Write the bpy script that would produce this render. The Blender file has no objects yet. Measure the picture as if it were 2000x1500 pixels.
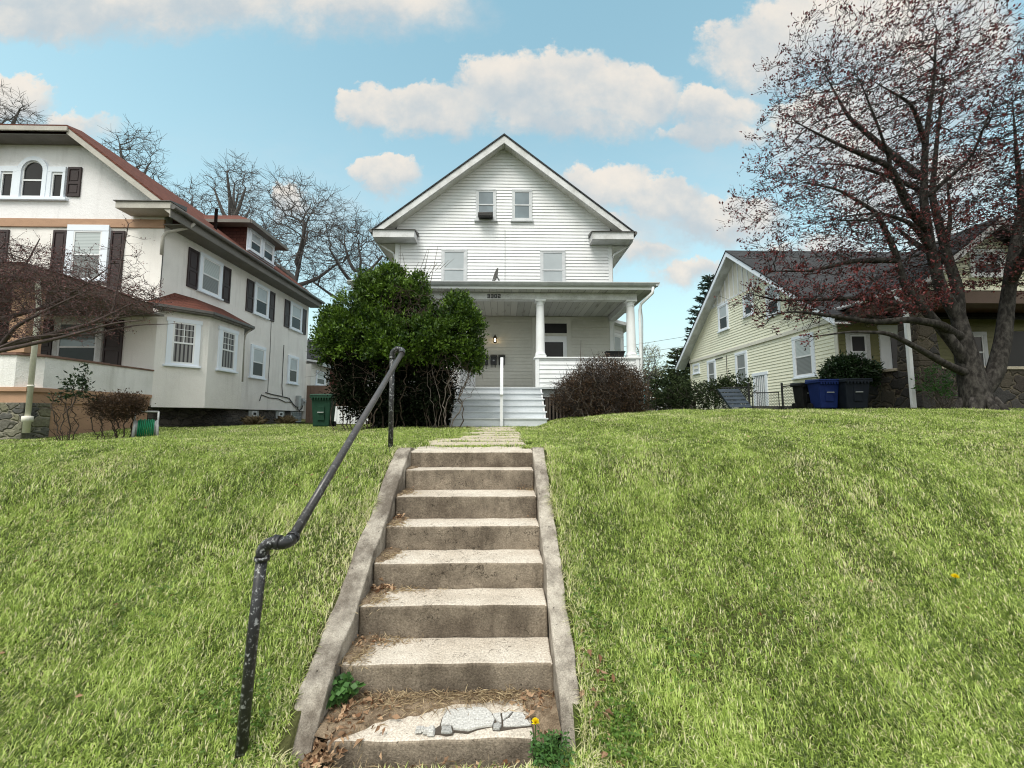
import bpy, bmesh, math, random
import numpy as np
from mathutils import Vector, noise as mnoise
R = math.radians
random.seed(7)
rng = np.random.default_rng(11)
scene = bpy.context.scene
col = scene.collection

# ------------------------------------------------------------------ materials
class NT:
    """small helper round a node tree"""
    def __init__(s, nt): s.nt = nt
    def n(s, t, ins=None, **props):
        x = s.nt.nodes.new(t)
        for k, v in props.items(): setattr(x, k, v)
        for k, v in (ins or {}).items():
            i = x.inputs[k]
            if hasattr(v, 'is_output') or isinstance(v, bpy.types.NodeSocket): s.nt.links.new(v, i)
            else: i.default_value = v
        return x
    def math(s, op, a, b=0.0, c=0.0, clamp=False):
        x = s.n('ShaderNodeMath', {0: a, 1: b, 2: c}, operation=op); x.use_clamp = clamp
        return x.outputs[0]
    def vmath(s, op, a, b=(0, 0, 0)):
        return s.n('ShaderNodeVectorMath', {0: a, 1: b}, operation=op)
    def ramp(s, f, stops):
        x = s.n('ShaderNodeValToRGB', {0: f})
        e = x.color_ramp.elements
        while len(e) < len(stops): e.new(0.5)
        for q, (p, c) in zip(e, stops):
            q.position = p; q.color = (c, c, c, 1) if isinstance(c, (int, float)) else (*c, 1)
        return x.outputs[0]
    def mix(s, f, a, b, mode='MIX'):
        x = s.n('ShaderNodeMix', data_type='RGBA', blend_type=mode)
        for i, v in ((0, f), (6, a), (7, b)):
            if isinstance(v, bpy.types.NodeSocket): s.nt.links.new(v, x.inputs[i])
            else: x.inputs[i].default_value = (*v, 1) if isinstance(v, tuple) and len(v) == 3 else v
        return x.outputs[2]
    def noise(s, vec, scale, detail=4, rough=.55, dist=0):
        return s.n('ShaderNodeTexNoise', {'Vector': vec, 'Scale': scale, 'Detail': detail, 'Roughness': rough, 'Distortion': dist}).outputs[0]
    def sm(s, f, a, b):
        return s.n('ShaderNodeMapRange', {0: f, 1: a, 2: b, 3: 0.0, 4: 1.0}, interpolation_type='SMOOTHSTEP').outputs[0]

def newmat(name):
    m = bpy.data.materials.new(name); m.use_nodes = True
    t = NT(m.node_tree); b = m.node_tree.nodes['Principled BSDF']
    o = t.n('ShaderNodeTexCoord').outputs['Object']
    return m, t, b, o
def setb(t, b, **k):
    for q, v in k.items():
        q = {'col': 'Base Color', 'rough': 'Roughness', 'spec': 'Specular IOR Level', 'metal': 'Metallic', 'coat': 'Coat Weight', 'normal': 'Normal'}[q]
        if isinstance(v, bpy.types.NodeSocket): t.nt.links.new(v, b.inputs[q])
        else: b.inputs[q].default_value = (*v, 1) if isinstance(v, tuple) else v
def mul(c, k): return tuple(min(1, x * k) for x in c)
def bump(t, h, strength=.3, dist=.01):
    return t.n('ShaderNodeBump', {'Height': h, 'Strength': strength, 'Distance': dist}).outputs[0]
def M(name, c, rough=.6, c2=None, scale=3, amt=.6, stretch=(1, 1, 1), fine=.12, bumps=0, bscale=60, spec=.3, metal=0, coat=0):
    m, t, b, o = newmat(name)
    v = t.vmath('MULTIPLY', o, stretch).outputs[0]
    f = t.sm(t.noise(v, scale, 6, .6), .35, .7)
    f = t.math('MULTIPLY', f, amt)
    cc = t.mix(f, c, c2 or mul(c, .72))
    g = t.noise(v, scale * 14, 3, .7)
    cc = t.mix(fine, cc, t.ramp(g, [(.3, 0.0), (.7, 1.0)]), 'OVERLAY')
    setb(t, b, col=cc, rough=rough, spec=spec, metal=metal, coat=coat)
    if bumps: setb(t, b, normal=bump(t, t.noise(v, bscale, 5, .65), bumps, .01))
    return m

MAT = {}
MAT['siding'] = M('white_siding', (.80, .81, .84), .5, (.66, .665, .67), .9, .55, (1, 1, .55), .05)
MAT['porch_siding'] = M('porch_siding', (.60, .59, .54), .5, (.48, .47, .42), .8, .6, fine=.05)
MAT['white'] = M('white_paint', (.80, .82, .85), .45, (.66, .67, .68), 2.5, .5, fine=.06)
MAT['blue_white'] = M('pale_blue_white_trim', (.78, .84, .93), .4, (.70, .75, .83), 2, .4, fine=.04)
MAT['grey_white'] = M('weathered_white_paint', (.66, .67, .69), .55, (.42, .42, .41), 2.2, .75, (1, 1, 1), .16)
MAT['soffit'] = M('soffit_paint', (.70, .70, .67), .6, (.47, .46, .42), 2, .6)
MAT['stepw'] = M('painted_step_boards', (.60, .635, .67), .5, (.45, .475, .49), 2.0, .6, (.6, 3, 3), .14)
MAT['gutter'] = M('grey_gutter_metal', (.42, .44, .46), .35, (.28, .29, .30), 3, .6, spec=.5)
MAT['dgutter'] = M('dark_gutter_metal', (.10, .095, .09), .4, (.05, .05, .05), 3, .6, spec=.5)
MAT['frame'] = M('window_frame_paint', (.60, .62, .65), .45, (.42, .43, .45), 3, .5)
MAT['dark'] = M('dark_interior', (.012, .012, .013), .5)
MAT['shutter'] = M('dark_brown_shutter', (.040, .026, .027), .45, (.028, .018, .018), 6, .5)
MAT['tan'] = M('tan_painted_board', (.44, .27, .175), .6, (.33, .20, .13), 2.5, .6, (1, 1, 3))
MAT['cap'] = M('brown_coping', (.20, .115, .085), .6, (.12, .08, .07), 4, .6)
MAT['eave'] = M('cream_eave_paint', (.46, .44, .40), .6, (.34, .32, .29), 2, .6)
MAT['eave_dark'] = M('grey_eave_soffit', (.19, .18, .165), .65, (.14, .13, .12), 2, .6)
MAT['yellow_shaded'] = M('shaded_yellow_siding', (.24, .23, .105), .55, (.18, .175, .085), 1.2, .5)  # the yellow siding again, porch shade put into its colour
MAT['black_pipe'] = None
MAT['grey_metal'] = M('grey_metal_box', (.40, .42, .43), .4, (.28, .29, .3), 6, .6, spec=.5)
MAT['cable'] = M('dark_cable', (.06, .06, .065), .6)
MAT['green_bin'] = M('dark_green_plastic', (.012, .045, .027), .6, (.020, .062, .038), 4, .6, spec=.18)
MAT['blue_bin'] = M('blue_plastic', (.007, .018, .10), .6, (.010, .026, .13), 4, .6, spec=.18)
MAT['black_bin'] = M('black_plastic', (.010, .011, .012), .6, (.018, .018, .019), 4, .6, spec=.18)
MAT['navy_bin'] = M('dark_navy_plastic', (.010, .014, .022), .6, (.016, .020, .03), 4, .6, spec=.18)
MAT['black_metal'] = M('black_metal', (.014, .014, .015), .45, (.03, .03, .03), 20, .5, spec=.45)
MAT['hose'] = M('green_hose_rubber', (.01, .22, .10), .4)
MAT['hose_frame'] = M('grey_plastic_frame', (.45, .46, .46), .5)
MAT['palletm'] = M('weathered_blue_grey_boards', (.055, .075, .105), .65, (.03, .038, .05), 5, .7, (1, 6, 6))
MAT['teal'] = M('teal_plastic', (.10, .50, .60), .5)
MAT['chain'] = M('galvanised_wire', (.30, .31, .31), .4, metal=.6)
MAT['bark'] = M('dark_bark', (.022, .020, .019), .9, (.085, .078, .072), 16, .8, (1, 1, .45), .5, 1.0, 34, .06)
MAT['bark_far'] = M('far_bark', (.085, .078, .076), .9, (.12, .11, .105), 3, .6)
MAT['bark_red'] = M('reddish_bark', (.085, .066, .064), .9, (.12, .092, .088), 6, .8, (1, 1, .4), .2, .5, 40, .1)
MAT['twig_brown'] = M('brown_twig', (.075, .055, .042), .9, (.035, .027, .022), 5, .7)
MAT['twig_grey'] = M('grey_twig', (.13, .11, .095), .9, (.065, .054, .045), 5, .7)
MAT['twig_dark'] = M('dark_twig', (.028, .023, .021), .9, (.058, .048, .042), 4, .7)
MAT['lantern'] = M('dark_bronze', (.02, .015, .012), .4)
MAT['trim_dark'] = M('brown_fascia', (.13, .085, .065), .6)

def glassy(name, c, rough=.06, spec=.6, var=0):
    m, t, b, o = newmat(name)
    cc = t.mix(t.sm(t.noise(o, 1.6, 3), .35, .7), c, mul(c, .75 if not var else var))
    setb(t, b, col=cc, rough=rough, spec=spec, coat=.04)
    b.inputs['Coat Roughness'].default_value = .03
    return m
MAT['glass'] = glassy('dark_window_glass', (.020, .022, .024), .06, .18)
MAT['glass_grey'] = glassy('grey_window_glass', (.21, .25, .28))
MAT['shade'] = glassy('window_glass_over_shade', (.42, .46, .49), .25, .4, .9)
def blindmat(name, c, c2, freq, vert=False):
    m, t, b, o = newmat(name)
    s = t.n('ShaderNodeSeparateXYZ', {0: o})
    q = t.math('ADD', s.outputs[0], s.outputs[1]) if vert else s.outputs[2]
    w = t.math('FRACT', t.math('MULTIPLY', q, freq))
    f = t.sm(w, .55, .9)
    f = t.math('MULTIPLY', f, t.sm(w, 1.0, .92)) if not vert else t.sm(w, .52, .6)
    setb(t, b, col=t.mix(f, c, c2), rough=.3, spec=.2, coat=.12)
    b.inputs['Coat Roughness'].default_value = .04
    return m
MAT['blind'] = blindmat('slatted_blind_behind_glass', (.50, .55, .56), (.25, .29, .30), 22)
MAT['blind_dim'] = blindmat('dim_blind_behind_glass', (.22, .235, .24), (.11, .12, .12), 22)
MAT['vblind'] = blindmat('vertical_blind_behind_glass', (.26, .26, .26), (.045, .045, .05), 7.2, True)

def stucco(name, c, c2):
    m, t, b, o = newmat(name)
    f = t.sm(t.noise(o, .7, 5, .6), .38, .72)
    st = t.vmath('MULTIPLY', o, (3, 3, .35)).outputs[0]
    g = t.math('MULTIPLY', t.sm(t.noise(st, .9, 5, .65), .50, .78), .75)
    cc = t.mix(t.math('MULTIPLY', f, .6), c, c2)
    cc = t.mix(g, cc, mul(c2, .88))
    cc = t.mix(.14, cc, t.ramp(t.noise(o, 55, 2, .6), [(.35, 0.0), (.65, 1.0)]), 'OVERLAY')
    h = t.math('ADD', t.noise(o, 38, 4, .6), t.math('MULTIPLY', t.noise(o, 9, 2), .6))
    setb(t, b, col=cc, rough=.85, spec=.15, normal=bump(t, h, .55, .02))
    return m
MAT['stucco'] = stucco('cream_stucco', (.85, .825, .80), (.70, .67, .65))
MAT['stucco_up'] = stucco('pale_stucco', (.85, .84, .86), (.74, .725, .74))
MAT['stucco_porch'] = stucco('stained_stucco', (.84, .83, .82), (.60, .59, .56))

def concrete(name, c, dark, pit=.5, stain=.8, sc=1.0):
    m, t, b, o = newmat(name)
    f = t.sm(t.noise(o, 2.2 * sc, 8, .68), .34, .68)
    fs_ = t.sm(t.noise(t.vmath('MULTIPLY', o, (9, 9, 1.2)).outputs[0], 1.0, 5, .65), .5, .75)
    cc = t.mix(t.math('MULTIPLY', f, stain), c, dark)
    cc = t.mix(t.math('MULTIPLY', fs_, stain * .6), cc, mul(dark, .7))
    sp = t.noise(o, 95 * sc, 3, .7)
    cc = t.mix(.38, cc, t.ramp(sp, [(.3, 0.0), (.7, 1.0)]), 'OVERLAY')
    p = t.sm(t.noise(o, 42, 2, .5), .30, .25)
    cc = t.mix(t.math('MULTIPLY', p, pit), cc, mul(dark, .35))
    vv = t.n('ShaderNodeVectorMath', {0: o, 1: t.n('ShaderNodeTexNoise', {'Vector': o, 'Scale': 6.0, 'Detail': 4.0}).outputs[1]}, operation='ADD').outputs[0]
    ck = t.n('ShaderNodeTexVoronoi', {'Vector': vv, 'Scale': 1.7}, feature='DISTANCE_TO_EDGE').outputs[0]
    ckm = t.math('MULTIPLY', t.sm(ck, .012, .002), t.sm(t.noise(o, 1.3, 2), .5, .62))
    cc = t.mix(t.math('MULTIPLY', ckm, .75), cc, mul(dark, .25))
    h = t.math('ADD', t.noise(o, 60, 5, .7), t.math('MULTIPLY', t.noise(o, 9, 3), 1.2))
    h = t.math('SUBTRACT', h, t.math('MULTIPLY', p, .6))
    setb(t, b, col=cc, rough=.92, spec=.12, normal=bump(t, h, .7, .012))
    return m
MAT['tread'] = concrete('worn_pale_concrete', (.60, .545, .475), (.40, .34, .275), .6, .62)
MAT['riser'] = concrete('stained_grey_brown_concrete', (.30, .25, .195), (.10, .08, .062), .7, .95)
MAT['cheek'] = concrete('mossy_rough_concrete', (.43, .39, .335), (.12, .10, .082), .9, .95, 1.9)
MAT['patch'] = concrete('pale_grey_cement_patch', (.52, .51, .49), (.42, .41, .39), .3, .5)
MAT['patch2'] = concrete('mid_grey_cement_patch', (.34, .34, .33), (.27, .27, .26), .3, .5)
MAT['crack'] = M('dark_crack', (.075, .062, .05), .95)
MAT['slab'] = concrete('path_concrete', (.50, .44, .35), (.36, .31, .24), .4, .6)

def stone(name, scale, stones, mortar, stretch=(1, 1, 1)):
    m, t, b, o = newmat(name)
    v = t.vmath('MULTIPLY', o, stretch).outputs[0]
    v2 = t.n('ShaderNodeVectorMath', {0: v, 1: t.n('ShaderNodeVectorMath', {0: t.n('ShaderNodeTexNoise', {'Vector': v, 'Scale': 3.0}).outputs[1], 3: .42}, operation='SCALE').outputs[0]}, operation='ADD').outputs[0]
    e = t.n('ShaderNodeTexVoronoi', {'Vector': v2, 'Scale': scale}, feature='DISTANCE_TO_EDGE').outputs[0]
    cid = t.n('ShaderNodeTexVoronoi', {'Vector': v2, 'Scale': scale}).outputs[1]
    s = t.n('ShaderNodeSeparateColor', {0: cid}).outputs[0]
    cc = t.ramp(s, [(i / max(1, len(stones) - 1), c) for i, c in enumerate(stones)])
    cc = t.mix(.3, cc, t.ramp(t.noise(o, 22, 5, .7), [(.3, 0.0), (.7, 1.0)]), 'OVERLAY')
    k = t.math('MULTIPLY', t.sm(e, .045, .01), t.sm(t.noise(o, 5, 3), .3, .55))
    cc = t.mix(k, cc, mortar)
    h = t.math('ADD', t.math('MULTIPLY', t.sm(e, 0.0, .12), 1.5), t.math('MULTIPLY', t.noise(o, 20, 4), .6))
    setb(t, b, col=cc, rough=.9, spec=.15, normal=bump(t, h, .8, .04))
    return m
MAT['fieldstone'] = stone('dark_field_stone', 2.3, [(.045, .043, .042), (.075, .07, .068), (.055, .045, .038), (.10, .085, .065), (.038, .038, .04)], (.15, .125, .09), (1, 1, 1.35))
MAT['foundation'] = stone('grey_foundation_stone', 3.0, [(.075, .07, .065), (.12, .11, .10), (.06, .055, .055), (.15, .135, .12)], (.10, .095, .09), (1, 1, 2.2))
MAT['blockstone'] = stone('mossy_block_stone', 2.6, [(.13, .13, .11), (.20, .19, .13), (.09, .09, .085), (.16, .15, .12)], (.26, .24, .19), (1, 1, 1.7))

def shingle(name, c, c2, axis='y', rise=1.3, cw=.22):
    """rows of tabs: axis is the horizontal run of the roof, height gives the rows"""
    m, t, b, o = newmat(name)
    s = t.n('ShaderNodeSeparateXYZ', {0: o})
    u = s.outputs[1] if axis == 'y' else s.outputs[0]
    vec = t.n('ShaderNodeCombineXYZ', {0: u, 1: t.math('MULTIPLY', s.outputs[2], rise), 2: 0.0}).outputs[0]
    br = t.n('ShaderNodeTexBrick', {'Vector': vec, 'Color1': (*c, 1), 'Color2': (*c2, 1), 'Mortar': (*mul(c, .45), 1), 'Scale': 1.0, 'Mortar Size': .012, 'Brick Width': cw * 1.5, 'Row Height': cw * .7, 'Bias': 0.0})
    cc = t.mix(.35, br.outputs[0], t.ramp(t.noise(o, 45, 3, .7), [(.3, 0.0), (.7, 1.0)]), 'OVERLAY')
    cc = t.mix(t.math('MULTIPLY', t.sm(t.noise(o, .9, 4), .45, .75), .5), cc, mul(c2, .75))
    setb(t, b, col=cc, rough=.9, spec=.12, normal=bump(t, br.outputs[1], -.35, .02))
    return m
MAT['red_roof'] = shingle('red_brown_shingle', (.155, .062, .046), (.115, .046, .036))
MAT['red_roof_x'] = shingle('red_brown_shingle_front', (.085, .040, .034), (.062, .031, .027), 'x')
MAT['red_wall'] = shingle('red_brown_wall_shingle', (.085, .034, .028), (.055, .024, .021), 'x', 1.0, .2)
MAT['grey_roof'] = shingle('charcoal_shingle', (.058, .060, .065), (.038, .039, .043), 'x')
MAT['grey_roof_y'] = shingle('charcoal_shingle_side', (.058, .060, .065), (.038, .039, .043), 'y')

def ceilmat():
    m, t, b, o = newmat('beadboard_ceiling')
    s = t.n('ShaderNodeSeparateXYZ', {0: o})
    w = t.math('FRACT', t.math('MULTIPLY', s.outputs[0], 4.6))
    line = t.sm(w, .09, .02)
    pid = t.math('FLOOR', t.math('MULTIPLY', s.outputs[0], 4.6))
    wn = t.n('ShaderNodeTexWhiteNoise', {'W': pid}, noise_dimensions='1D').outputs[0]
    cc = t.mix(wn, (.50, .50, .47), (.36, .36, .34))
    st = t.noise(t.vmath('MULTIPLY', o, (6, .9, 1)).outputs[0], 1.3, 3, .6)
    cc = t.mix(t.math('MULTIPLY', t.sm(st, .56, .72), .7), cc, (.20, .19, .17))
    cc = t.mix(t.math('MULTIPLY', line, .8), cc, (.12, .12, .11))
    setb(t, b, col=cc, rough=.6, spec=.2)
    return m
MAT['ceiling'] = ceilmat()

def sidingmat(name, c, c2):
    return M(name, c, .5, c2, 1.0, .5, (1, 1, .6), .05)
MAT['yellow'] = sidingmat('pale_yellow_siding', (.85, .84, .68), (.77, .76, .60))
MAT['board'] = M('cream_board', (.72, .70, .62), .55, (.62, .60, .52), 2, .5)

def pipe_mat(name, worn):
    m, t, b, o = newmat(name)
    f = t.sm(t.noise(o, 42, 6, .75), .555, .60)
    f2 = t.sm(t.noise(o, 5, 3), .45, .7)
    base = (.016, .016, .018)
    cc = t.mix(t.math('MULTIPLY', f, .85 if worn else .4), base, (.33, .34, .35))
    if not worn: cc = t.mix(t.math('MULTIPLY', t.math('ADD', t.math('MULTIPLY', f2, .3), t.math('MULTIPLY', t.sm(t.n('ShaderNodeSeparateXYZ', {0: o}).outputs[2], .75, 1.9), .75)), .9), cc, (.085, .077, .075))
    setb(t, b, col=cc, rough=.30 if not worn else .42, spec=.5, normal=bump(t, t.noise(o, 55, 4), .35, .004))
    return m
MAT['pipe_post'] = pipe_mat('chipped_black_paint', True)
MAT['pipe_rail'] = pipe_mat('rubbed_black_paint', False)

def leafmat(name, c1, c2, trans=.3, attr=True, rough=.5, spec=.3):
    m, t, b, o = newmat(name)
    a = t.n('ShaderNodeAttribute', attribute_name='col').outputs['Fac']
    cc = t.mix(a, c1, c2)
    setb(t, b, col=cc, rough=rough, spec=spec)
    tr = t.n('ShaderNodeBsdfTranslucent', {'Color': t.mix(a, mul(c1, 1.2), mul(c2, 1.2))})
    mx = t.n('ShaderNodeMixShader', {0: trans, 1: b.outputs[0], 2: tr.outputs[0]})
    t.nt.links.new(mx.outputs[0], t.nt.nodes['Material Output'].inputs[0])
    return m
MAT['leaf_green'] = leafmat('fresh_green_leaf', (.005, .024, .003), (.15, .255, .028), .2)
MAT['leaf_dark'] = leafmat('dark_glossy_leaf', (.010, .022, .009), (.030, .060, .020), .1, rough=.35)
MAT['leaf_shade'] = leafmat('shade_dark_inner_leaf', (.005, .008, .004), (.014, .020, .010), .05, rough=.9, spec=.03)  # near-black leaf colour, stands in for deep shade inside the bush
MAT['leaf_red'] = leafmat('red_bud_leaf', (.032, .013, .016), (.185, .036, .036), .12)
MAT['leaf_bud'] = leafmat('reddish_bud', (.075, .035, .036), (.20, .085, .082), .2)
MAT['leaf_brown'] = leafmat('brown_leaf', (.050, .032, .020), (.115, .068, .038), .2)
MAT['leaf_fir'] = leafmat('fir_needles', (.018, .034, .026), (.050, .078, .056), .1, rough=.8, spec=.1)
MAT['leaf_olive'] = leafmat('olive_evergreen', (.018, .030, .014), (.058, .078, .030), .1, rough=.8, spec=.1)
MAT['leaf_pale'] = leafmat('pale_spring_bud', (.24, .27, .15), (.42, .43, .28), .3)
MAT['leaf_litter'] = leafmat('dry_leaf', (.13, .055, .026), (.48, .33, .21), .15, rough=.75, spec=.15)
MAT['straw'] = leafmat('dry_straw', (.22, .15, .09), (.52, .42, .27), .2, rough=.8, spec=.1)
MAT['weed'] = leafmat('weed_leaf', (.030, .085, .022), (.085, .19, .045), .25)
MAT['clover_leaf'] = leafmat('clover_leaf', (.055, .115, .018), (.13, .235, .04), .25)
MAT['yellow_flower'] = M('yellow_petal', (.90, .70, .01), .5)
# ------------------------------------------------------------------ building helpers
def origin(o):
    v = Vector((0, 0, 0))
    while o is not None:
        v += o.location; o = o.parent
    return v
def tag(o, label, cat, group=None, kind=None):
    if label: o['label'] = label
    if cat: o['category'] = cat
    if group: o['group'] = group
    if kind: o['kind'] = kind
    return o
def thing(name, label, cat, loc=(0, 0, 0), group=None):
    o = bpy.data.objects.new(name, None); o.empty_display_size = .2
    col.objects.link(o); o.location = loc
    return tag(o, label, cat, group)
def fin(name, me, mats, parent=None, smooth=False, bevel=0):
    for m in (mats if isinstance(mats, (list, tuple)) else [mats]):
        me.materials.append(MAT[m] if isinstance(m, str) else m)
    o = bpy.data.objects.new(name, me); col.objects.link(o)
    if parent is not None: o.parent = parent
    if smooth: me.polygons.foreach_set('use_smooth', np.ones(len(me.polygons), bool))
    if bevel:
        b = o.modifiers.new('bevel', 'BEVEL'); b.width = bevel; b.segments = 2; b.limit_method = 'ANGLE'; b.angle_limit = R(40)
    return o
class Fr:
    """a wall frame: point o, unit run r, outward n, up z"""
    def __init__(s, o, r, n):
        s.o = Vector(o); s.r = Vector(r).normalized(); s.n = Vector(n).normalized()
    def p(s, u, w, z): return s.o + s.r * u + s.n * w + Vector((0, 0, z))
class MB:
    def __init__(s): s.v = []; s.f = []; s.m = []
    def quad(s, *p, mi=0):
        k = len(s.v); s.v += [tuple(q) for q in p]; s.f.append(tuple(range(k, k + len(p)))); s.m.append(mi); return s
    def hexa(s, p, mi=0):
        k = len(s.v); s.v += [tuple(q) for q in p]
        for f in ((0, 3, 2, 1), (4, 5, 6, 7), (0, 1, 5, 4), (1, 2, 6, 5), (2, 3, 7, 6), (3, 0, 4, 7)):
            s.f.append(tuple(k + i for i in f)); s.m.append(mi)
        return s
    def box(s, x0, x1, y0, y1, z0, z1, mi=0):
        return s.hexa([(x0, y0, z0), (x1, y0, z0), (x1, y1, z0), (x0, y1, z0), (x0, y0, z1), (x1, y0, z1), (x1, y1, z1), (x0, y1, z1)], mi)
    def fbox(s, fr, u0, u1, w0, w1, z0, z1, mi=0):
        return s.hexa([fr.p(u0, w1, z0), fr.p(u1, w1, z0), fr.p(u1, w0, z0), fr.p(u0, w0, z0), fr.p(u0, w1, z1), fr.p(u1, w1, z1), fr.p(u1, w0, z1), fr.p(u0, w0, z1)], mi)
    def bar(s, a, b, w, h, up=(0, 0, 1), mi=0):
        a = Vector(a); b = Vector(b); d = (b - a).normalized(); up = Vector(up)
        sd = d.cross(up)
        if sd.length < 1e-4: sd = d.cross(Vector((1, 0, 0)))
        sd.normalize(); up = sd.cross(d); x = sd * w / 2; y = up * h / 2
        return s.hexa([a - x - y, a + x - y, b + x - y, b - x - y, a - x + y, a + x + y, b + x + y, b - x + y], mi)
    def prism(s, pts, ext, mi=0):
        """polygon pts (3d) pushed along ext"""
        k = len(s.v); n = len(pts); e = Vector(ext)
        s.v += [tuple(p) for p in pts] + [tuple(Vector(p) + e) for p in pts]
        s.f.append(tuple(range(k + n - 1, k - 1, -1))); s.m.append(mi)
        s.f.append(tuple(range(k + n, k + 2 * n))); s.m.append(mi)
        for i in range(n):
            j = (i + 1) % n; s.f.append((k + i, k + j, k + n + j, k + n + i)); s.m.append(mi)
        return s
    def tube(s, pts, rad, n=8, mi=0, caps=True):
        pts = [Vector(p) for p in pts]; k = len(s.v); N = len(pts)
        rad = [rad] * N if isinstance(rad, (int, float)) else rad
        ref = None
        for i, p in enumerate(pts):
            d = (pts[min(i + 1, N - 1)] - pts[max(i - 1, 0)])
            d = d.normalized() if d.length > 1e-9 else Vector((0, 0, 1))
            if ref is None: ref = d.orthogonal().normalized()
            ref = (ref - d * ref.dot(d)); ref = ref.normalized() if ref.length > 1e-6 else d.orthogonal().normalized()
            q = d.cross(ref)
            for j in range(n):
                a = 2 * math.pi * j / n
                s.v.append(tuple(p + (ref * math.cos(a) + q * math.sin(a)) * rad[i]))
        for i in range(N - 1):
            for j in range(n):
                a = k + i * n + j; b = k + i * n + (j + 1) % n
                s.f.append((a, b, b + n, a + n)); s.m.append(mi)
        if caps:
            s.f.append(tuple(k + j for j in range(n - 1, -1, -1))); s.m.append(mi)
            s.f.append(tuple(k + (N - 1) * n + j for j in range(n))); s.m.append(mi)
        return s
    def lathe(s, c, prof, n=20, mi=0):
        return s.tube([(c[0], c[1], c[2] + z) for r, z in prof], [r for r, z in prof], n, mi)
    def build(s, name, mats, parent=None, smooth=False, bevel=0, weld=False):
        off = origin(parent) if parent is not None else Vector((0, 0, 0))
        me = bpy.data.meshes.new(name)
        me.from_pydata([tuple(Vector(v) - off) for v in s.v], [], s.f)
        me.polygons.foreach_set('material_index', s.m)
        if weld:
            bm = bmesh.new(); bm.from_mesh(me); bmesh.ops.remove_doubles(bm, verts=bm.verts, dist=1e-5); bm.to_mesh(me); bm.free()
        me.update()
        o = fin(name, me, mats, parent, False, bevel)
        if smooth:
            me.polygons.foreach_set('use_smooth', np.array([len(p.vertices) == 4 for p in me.polygons], bool))
        return o
def npmesh(name, V, F, mats, parent=None, colr=None, smooth=False, mi=None):
    """V (n,3); F list of index arrays, one per polygon size"""
    off = np.array(origin(parent)) if parent is not None else np.zeros(3)
    V = np.asarray(V, np.float32) - off.astype(np.float32)
    me = bpy.data.meshes.new(name)
    F = [np.asarray(f, np.int32) for f in F if len(f)]
    me.vertices.add(len(V)); me.vertices.foreach_set('co', V.ravel())
    idx = np.concatenate([f.ravel() for f in F]); tot = np.concatenate([np.full(len(f), f.shape[1], np.int32) for f in F])
    me.loops.add(len(idx)); me.loops.foreach_set('vertex_index', idx)
    me.polygons.add(len(tot)); me.polygons.foreach_set('loop_start', np.concatenate([[0], np.cumsum(tot)[:-1]]).astype(np.int32))
    me.polygons.foreach_set('loop_total', tot)
    if mi is not None: me.polygons.foreach_set('material_index', mi)
    me.update(calc_edges=True)
    if colr is not None:
        at = me.attributes.new('col', 'FLOAT', 'POINT'); at.data.foreach_set('value', np.asarray(colr, np.float32))
    return fin(name, me, mats, parent, smooth)
def copy_tree(o, parent=None):
    c = o.copy(); col.objects.link(c)
    if parent is not None: c.parent = parent
    for ch in list(o.children): copy_tree(ch, c)
    return c

# ---- terrain
def sst(a, b, x):
    t = np.clip((x - a) / (b - a), 0, 1); return t * t * (3 - 2 * t)
def gz(x, y):
    x = np.asarray(x, float); y = np.asarray(y, float)
    ramp = .62 * (y - 1.86)
    far = 1.345 + .0155 * np.clip(y - 4, 0, 6.5)
    k = .10 + .05 * np.clip(np.abs(x + .3) - 1, 0, 4)
    m = np.clip(.5 + .5 * (far - ramp) / (2 * k), 0, 1)
    h = far * (1 - m) + ramp * m - 2 * k * m * (1 - m) * .5
    k2 = .09
    k2 = .05; h = h - .075; m2 = np.clip(.5 + .5 * h / (2 * k2), 0, 1)
    h = h * m2 + k2 * m2 * (1 - m2) + .075
    xr = np.clip(x - .85, 0, 40)
    h = h + .42 * (1 - np.exp(-xr / 1.3)) * sst(3.2, 8.5, y)
    xl = np.clip(-x - 5.8, 0, 3)
    h = h - .06 * xl * sst(3, 6, y) * (1 - sst(9, 12, y)) - .05 * sst(1.2, 4, -x) * sst(4, 7, y)
    h = h + (.02 * np.sin(x * 1.7 + y * .6) + .012 * np.sin(x * 3.9 - y * 2.3 + 1)) * sst(.8, 2.2, np.abs(x + .3)) * sst(2.2, 3.2, y)
    h = np.where(y > 24, h + .02 * (y - 24), h)
    return h
def g1(x, y): return float(gz(x, y))
SX0, SX1 = -.93, .29          # stair opening
NOSE = [(4.072, 1.361), (3.845, 1.202), (3.518, 1.019), (3.258, .838), (2.960, .660), (2.696, .487), (2.415, .294), (2.105, .120)]

# ---- siding: saw-tooth boards on a wall
def siding(mb, fr, z0, z1, step, span, lip=.024, mi=0):
    """span(z) -> list of (u0,u1)"""
    z = z0
    while z < z1 - 1e-4:
        zt = min(z + step, z1)
        for (a, b), (c, d) in zip(span(z + 1e-4), span(zt - 1e-4)):
            if b - a < .01: continue
            p0 = fr.p(a, lip, z); p1 = fr.p(b, lip, z); p2 = fr.p(d, .002, zt); p3 = fr.p(c, .002, zt)
            mb.quad(p0, p1, p2, p3, mi=mi)
            mb.quad(fr.p(a, 0, z), fr.p(b, 0, z), p1, p0, mi=mi)
        z = zt
    return mb

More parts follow.
